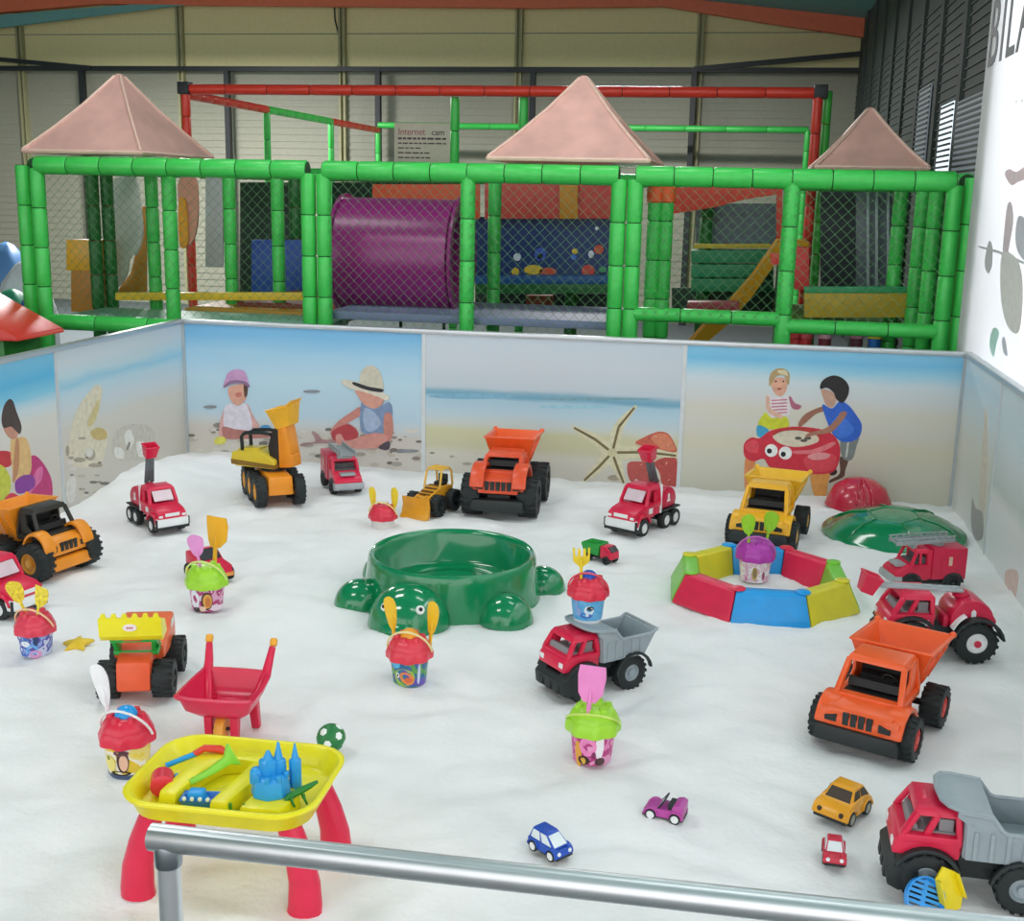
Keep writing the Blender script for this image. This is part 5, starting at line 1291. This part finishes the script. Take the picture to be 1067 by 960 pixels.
# ------------------------------------------------------------------ sand and water table
bx_, by_ = -1.212, 2.70
bz = sand_z(bx_, by_)
t = thing('sand_table', 'yellow toy sand table on four red legs in the foreground', 'sand table', bx_, by_, bz-.012, 2)
TZ = .285
YT = mat('#EFE31C', .32)
def rr_(hx, hy, r, z, n=6):
    out = []
    for cx, cy, a0 in ((hx-r, hy-r, 0), (-hx+r, hy-r, 90), (-hx+r, -hy+r, 180), (hx-r, -hy+r, 270)):
        for i in range(n+1): a = rad(a0+90*i/n); out.append((cx+r*math.cos(a), cy+r*math.sin(a), z))
    return out
q = MB()
q.rings([rr_(.215, .16, .08, TZ-.062), rr_(.232, .176, .09, TZ-.055), rr_(.247, .19, .095, TZ-.012), rr_(.256, .199, .10, TZ-.01), rr_(.258, .201, .10, TZ-.002), rr_(.252, .195, .10, TZ+.003), rr_(.242, .186, .095, TZ), rr_(.222, .167, .085, TZ-.048), rr_(.2, .15, .08, TZ-.05)])
q.build('tray', YT, t, sharp=60)
q = MB()                                         # moulded islands of the tray
q.prism([(-.165, -.13), (-.115, -.135), (-.095, .0), (-.065, .07), (-.02, .085), (.05, .08), (.05, .13), (-.1, .14), (-.15, .09)], TZ-.05, TZ-.004, axis='z', k=.95)
q.prism([(-.02, -.15), (.03, -.15), (.055, -.02), (.06, .1), (.015, .1), (.0, -.02)], TZ-.05, TZ-.006, axis='z', k=.93)
q.prism([(.06, -.15), (.17, -.15), (.195, -.06), (.16, .0), (.09, -.02), (.07, -.08)], TZ-.05, TZ-.012, axis='z', k=.95)
q.build('tray_islands', YT, t, bevel=.008)
for sx, sy in ((-1, -1), (1, -1), (1, 1), (-1, 1)):
    rs = []
    for f, z in [(f_, (TZ-.052)*(1-f_)-.012*f_) for f_ in (0, .12, .35, .65, .9, 1.)]:
        cx = sx*(.176+.05*math.sin(f*1.9)); cy = sy*(.118+.018*f); a, b = (.032+.014*f), (.028+.006*f)
        rs.append([(cx+a*math.cos(u), cy+b*math.sin(u), z) for u in [2*pi*i/16 for i in range(16)]])
    MB().rings(rs).build('leg', mat('#DA1F47', .33), t, sharp=60)
tz = bz-.012+TZ-.048
def ontray(dx, dy, dz=0): 
    c, s = math.cos(rad(2)), math.sin(rad(2)); return (bx_+dx*c-dy*s, by_+dx*s+dy*c, tz+dz)
t = thing('sand_roller', 'red drum sand roller with blue side at the left end of the yellow tray', 'sand tool', *ontray(-.182, -.055, .0), deg=25)
MB().lathe([(.02, -.03), (.03, -.026), (.03, .026), (.02, .03)], 22, (0, 0, .032), 'y').build('drum', mat('#DE2F45', .32), t)
MB().box(.025, .06, -.03, .03, .004, .042, tx=.006, ty=.006).build('bracket', BLUE, t, bevel=.004, label='blue bracket')
t = thing('toy_hoe', 'toy hoe with blue handle and red head along the back of the yellow tray', 'sand tool', *ontray(-.165, .07, .04), deg=35)
MB().tube([(-.06, 0, -.012), (.02, 0, .008)], .0075, 10).build('handle', BLUE, t); MB().tube([(.015, 0, .008), (.045, .004, .018), (.085, -.012, .015), (.1, -.025, .006)], [.008, .01, .011, .007], 10).build('head', mat('#E0402F', .32), t, label='red head')
o = MB(); o.prism([(-.075, -.008), (-.02, .006), (.03, .028), (.045, .06), (.055, .03), (.07, -.004), (.04, .004), (.0, -.008), (-.07, -.022)], -.012, .012)
o = o.build('lime_scoop', mat('#8EDB35', .32), None, bevel=.004); o.location = ontray(-.06, .0, .05); o.rotation_euler = (rad(-25), 0, rad(45)); tag(o, 'lime green scoop lying slanted across the yellow tray', 'sand tool')
t = thing('toy_boat', 'blue toy boat with white beads in the middle basin of the yellow tray', 'toy boat', *ontray(-.05, -.105, .0), deg=8)
MB().rings([[(a*.8, b*.7, .002) for a, b in ((-.05, -.024), (.04, -.024), (.062, 0), (.04, .024), (-.05, .024))], [(a, b, .032) for a, b in ((-.055, -.028), (.045, -.028), (.07, 0), (.045, .028), (-.055, .028))], [(a*.88, b*.8, .032) for a, b in ((-.055, -.028), (.045, -.028), (.07, 0), (.045, .028), (-.055, .028))], [(a*.8, b*.7, .018) for a, b in ((-.05, -.024), (.04, -.024), (.062, 0), (.04, .024), (-.05, .024))]]).build('hull', mat('#2678D0', .32), t, bevel=.003)
MB().box(-.04, .01, -.018, .018, .018, .048, tx=.006, ty=.004).build('cabin', BLUE, t, bevel=.003)
q = MB()
for i in range(5): q.ell((-.04+i*.02, -.026, .036), .006, .006, .006, 8, 6)
q.build('bead_rail', mat('#E9EFD9', .35), t)
t = thing('castle_mould', 'bright blue castle sand mould with pointed towers at the right of the yellow tray', 'sand mould', *ontray(.115, -.06, .034), deg=10)
q = MB(); q.lathe([(.05, 0), (.052, .004), (.045, .045), (.036, .052), (.001, .052)], 8)
q.lathe([(.026, .05), (.024, .085), (.014, .09), (.004, .112), (.001, .112)], 10, (-.008, .01, 0)); q.lathe([(.02, .04), (.019, .08), (.012, .085), (.003, .13), (.001, .13)], 10, (.016, .022, 0))
q.lathe([(.017, .0), (.016, .075), (.01, .08), (.002, .122), (.001, .122)], 10, (.056, .035, 0)); q.lathe([(.02, .03), (.018, .06), (.012, .068), (.001, .07)], 10, (-.035, .0, 0))
for i in range(8): a = 2*pi*i/8; q.box(.04*math.cos(a)-.006, .04*math.cos(a)+.006, .04*math.sin(a)-.006, .04*math.sin(a)+.006, .045, .06)
q.build('castle', mat('#2C9DE0', .32), t, bevel=.0015)
t = thing('crocodile_figure', 'small dark green crocodile climbing the right rim of the yellow tray', 'toy animal', *ontray(.19, -.075, .034), deg=35, sc=.72)
MB().tube([(-.055, -.004, -.015), (-.03, 0, .012), (.01, 0, .026), (.045, 0, .038), (.075, .004, .048)], [.006, .012, .014, .011, .006], 10).build('body', mat('#1E7A2C', .4), t)
q = MB()
for sx, sy in ((-.025, .016), (-.025, -.016), (.02, .016), (.02, -.016)): q.tube([(sx, sy*.5, .015), (sx, sy*1.4, .004), (sx+.008, sy*1.6, -.018)], [.006, .005, .004], 8)
q.build('legs', mat('#1E7A2C', .4), t)
t = thing('toy_fence', 'small green toy fence at the front edge of the yellow tray', 'toy fence', *ontray(.035, -.135, .0), deg=5)
q = MB()
for xx in (-.035, .0, .035): q.cyl((xx, 0, 0), (xx, 0, .036), .004, n=8)
q.cyl((-.04, 0, .014), (.04, 0, .014), .0045, n=8); q.cyl((-.04, 0, .006), (.04, .0, .006), .0045, n=8); q.build('rails', mat('#2E8F2E', .4), t)

# ball behind the table
ax_, ay_ = -1.22, 3.46
q = MB(); R_ = .048; q.use(mat('#1D7A3C', .4)).ell((0, 0, 0), R_, R_, R_*.97, 28, 18)
q.use(mat('#EDF2EC', .4))
for i in range(9):
    a, e = i*2.4, -.35+i*.16; v = Vector((math.cos(a)*math.cos(e), math.sin(a)*math.cos(e), math.sin(e))).normalized()
    M = Matrix.Translation(v*(R_-.006)) @ v.to_track_quat('Z', 'Y').to_matrix().to_4x4(); q.push(M); q.lathe([(.001, 0), (.015, 0), (.013, .005), (.007, .0068), (.001, .0072)], 6); q.pop()
o = q.build('toy_ball', None, None, sharp=60); o.location = (ax_, ay_, gz(ax_, ay_)+R_*.93); tag(o, 'small green and white ball on the sand just behind the yellow table', 'ball')

# ------------------------------------------------------------------ little cars
def minicar(name, label, x, y, deg, sc, m, prof, cabp, glass, hubm=WHITE, hw=.03, wr=.0155, open_=False):
    t = thing(name, label, 'toy car', x, y, gz(x, y)+.003, deg, sc, 'small toy cars in the front of the pit')
    q = MB(); q.prism(prof, -hw, hw)
    for xx in (.034, -.034):
        for s in (-1, 1): q.arc(xx, wr, wr+.002, wr+.007, 0, 180, *sorted((s*(hw-.012), s*(hw+.004))))
    q.build('body', m, t, bevel=.004)
    if not open_:
        q = MB(); x0, x1, x2, x3, z0, z1 = cabp
        q.rings([[(x0, -hw*.92, z0), (x3, -hw*.92, z0), (x3, hw*.92, z0), (x0, hw*.92, z0)], [(x1, -hw*.7, z1), (x2, -hw*.7, z1), (x2, hw*.7, z1), (x1, hw*.7, z1)]]); q.build('roof', m, t, bevel=.004)
        q = MB(); f = lambda t_: z0+(z1-z0)*t_
        a, b = .12, .82
        for s in (-1, 1):
            for u0, u1 in ((.08, .46), (.54, .92)):
                P = lambda u, v: ((x0+(x1-x0)*v)+((x3+(x2-x3)*v)-(x0+(x1-x0)*v))*u, s*hw*(.92-.22*v)+s*.0009, f(v))
                q.rings([[P(u0, a), P(u1, a), P(u1, b), P(u0, b)], [tuple(Vector(p)-Vector((0, s*.003, 0))) for p in (P(u0, a), P(u1, a), P(u1, b), P(u0, b))]])
        for xa, xb, sg in ((x3, x2, 1), (x0, x1, -1)):
            P = lambda yy, v: (xa+(xb-xa)*v+sg*.0009, yy*hw*(.92-.22*v), f(v))
            c4 = [P(-.84, a), P(.84, a), P(.84, b), P(-.84, b)]
            q.rings([c4, [tuple(Vector(p)-Vector((sg*.003, 0, 0))) for p in c4]])
        q.build('window', glass, t)
    else:
        q = MB(); q.rings([[(.012, -.026, .036), (.015, -.026, .036), (.015, .026, .036), (.012, .026, .036)], [(-.004, -.022, .058), (-.001, -.022, .058), (-.001, .022, .058), (-.004, .022, .058)]]); q.build('windscreen', glass, t)
        q = MB(); q.tube([(.014, -.027, .036), (-.002, -.023, .06), (-.002, .023, .06), (.014, .027, .036)], .0025, 6); q.box(-.03, -.012, -.022, .022, .03, .05); q.build('windscreen_frame', BLK, t)
    q = MB(); q.box(-.056, .058, -hw*.98, hw*.98, .009, .016); q.build('bumper', BLK, t, bevel=.002)
    e = max(p[0] for p in prof)
    for s in (-1, 1): MB().lathe([(.001, 0), (.006, 0), (.005, .003), (.001, .0035)], 10, (e-.003, s*hw*.65, .026), 'x').build('headlamp', WHITE if glass is WGL else mat('#3A2A16', .3), t)
    wheels(t, (.034, -.034), hw-.002, wr, .012, hubm, lug=False, hr=.72)
    return t
WGL = mat('#E3ECEE', .15); DGL = mat('#33230F', .4)
minicar('toy_car', 'tiny blue car with white windows near the steel handrail', -.42, 3.0, -38, 1.05, DBLUE, [(-.054, .012), (-.056, .036), (.02, .037), (.05, .03), (.058, .02), (.056, .012)], (-.055, -.044, .005, .045, .035, .066), WGL)
minicar('toy_car', 'tiny purple open car alone on the sand, right of the blue car', -.115, 3.265, 168, 1.08, mat('#B8479E', .3), [(-.054, .012), (-.056, .05), (-.044, .056), (-.028, .052), (-.022, .036), (.03, .036), (.054, .028), (.057, .012)], (0, 0, 0, 0, 0, 0), WGL, open_=True)
minicar('toy_car', 'tiny red car with white windscreen in front of the amber car', .362, 3.145, -92, 1.0, mat('#C81F3C', .3), [(-.05, .012), (-.052, .034), (.02, .036), (.05, .03), (.056, .012)], (-.04, -.026, .0, .03, .034, .062), WGL, hubm=BLK, hw=.028)
minicar('toy_car', 'amber rounded car with dark windows in front of the red grey tipper', .405, 3.40, -122, 1.45, mat('#E9A21F', .28), [(-.056, .012), (-.058, .03), (-.044, .042), (-.02, .047), (.02, .046), (.045, .038), (.057, .025), (.057, .012)], (-.05, -.03, .004, .03, .04, .066), DGL, hubm=mat('#A9A79A', .4), hw=.037)

# blue sieve, yellow scoop and red rake by the right front wheel
vx, vy = onZ(963, 932, .05)[:2]
t = thing('sand_sieve', 'round blue sand sieve leaning on the front wheel at the lower right', 'sand tool', vx, vy, gz(vx, vy)+.052, 15, .98, tilt=(62, 22))
q = MB(); q.lathe([(.05, -.008), (.056, -.006), (.058, .012), (.054, .014), (.05, .0)], 32, closed=True); q.build('rim', mat('#2C97E6', .3), t)
q = MB()
for i in range(7):
    yy = -.042+i*.014; h_ = math.sqrt(.052**2-yy*yy); q.box(-h_, h_, yy-.0042, yy+.0042, -.006, .0)
q.box(-.006, .006, -.05, .05, -.007, -.001); q.build('grid', mat('#3BA2EC', .3), t)
vx2, vy2 = onZ(995, 950)[:2]
o = MB(); o.prism([(-.02, 0), (-.035, .03), (-.03, .1), (.0, .125), (.03, .1), (.035, .03), (.02, 0)], -.003, .004)
for s in (-1, 1): o.prism([(s*.034, .03), (s*.03, .1), (s*.026, .1), (s*.03, .03)], -.022, .003)
o = o.build('toy_scoop', mat('#F0D91E', .3), None, bevel=.0015); o.location = (vx2, vy2+.01, gz(vx2, vy2)+.005); o.rotation_euler = (rad(-12), rad(-14), rad(30)); tag(o, 'yellow scoop standing in the sand beside the blue sieve', 'sand tool')
vx3, vy3 = onZ(945, 950)[:2]
o = MB(); o.tube([(-.03, 0, .008), (.1, .012, .01)], .008, 10); o.box(-.045, -.028, -.02, .02, .0, .016); o = o.build('toy_rake', RED, None, bevel=.001); o.location = (vx3, vy3-.015, gz(vx3, vy3)); tag(o, 'red rake lying in the sand under the blue sieve', 'sand tool')
# ================================================================== LIGHT
w = bpy.data.worlds.new('world'); S.world = w; w.use_nodes = True
bg = w.node_tree.nodes['Background']; bg.inputs['Color'].default_value = (1, .985, .99, 1); bg.inputs['Strength'].default_value = 1.5
def area(name, loc, sx, sy, power, col, rot=(0, 0, 0)):
    l = bpy.data.lights.new(name, 'AREA'); l.shape = 'RECTANGLE'; l.size = sx; l.size_y = sy; l.energy = power; l.color = col
    o = bpy.data.objects.new(name, l); COL.objects.link(o); o.location = loc; o.rotation_euler = rot
    return o
for i, (x, y, p_) in enumerate(((-3.2, 2.4, 30), (.2, 2.4, 9), (-3.2, 5.6, 30), (.2, 5.6, 9), (-3.8, 8.0, 16), (-.8, 8.0, 16), (-8, 15, 470), (-1.5, 15, 170))):
    area('hall_lamp', (x, y, 4.2 if y < 10 else 3.9), 1.3, .5, p_, (1, .98, .985))
area('window_daylight', (3.4, 5.5, 3.2), 5, 3, 170, (.9, .96, 1), (0, rad(72), 0))
S.view_settings.view_transform = 'Standard'; S.view_settings.look = 'None'
S.view_settings.gamma = 1; S.view_settings.use_curve_mapping = False
S.view_settings.exposure = .33
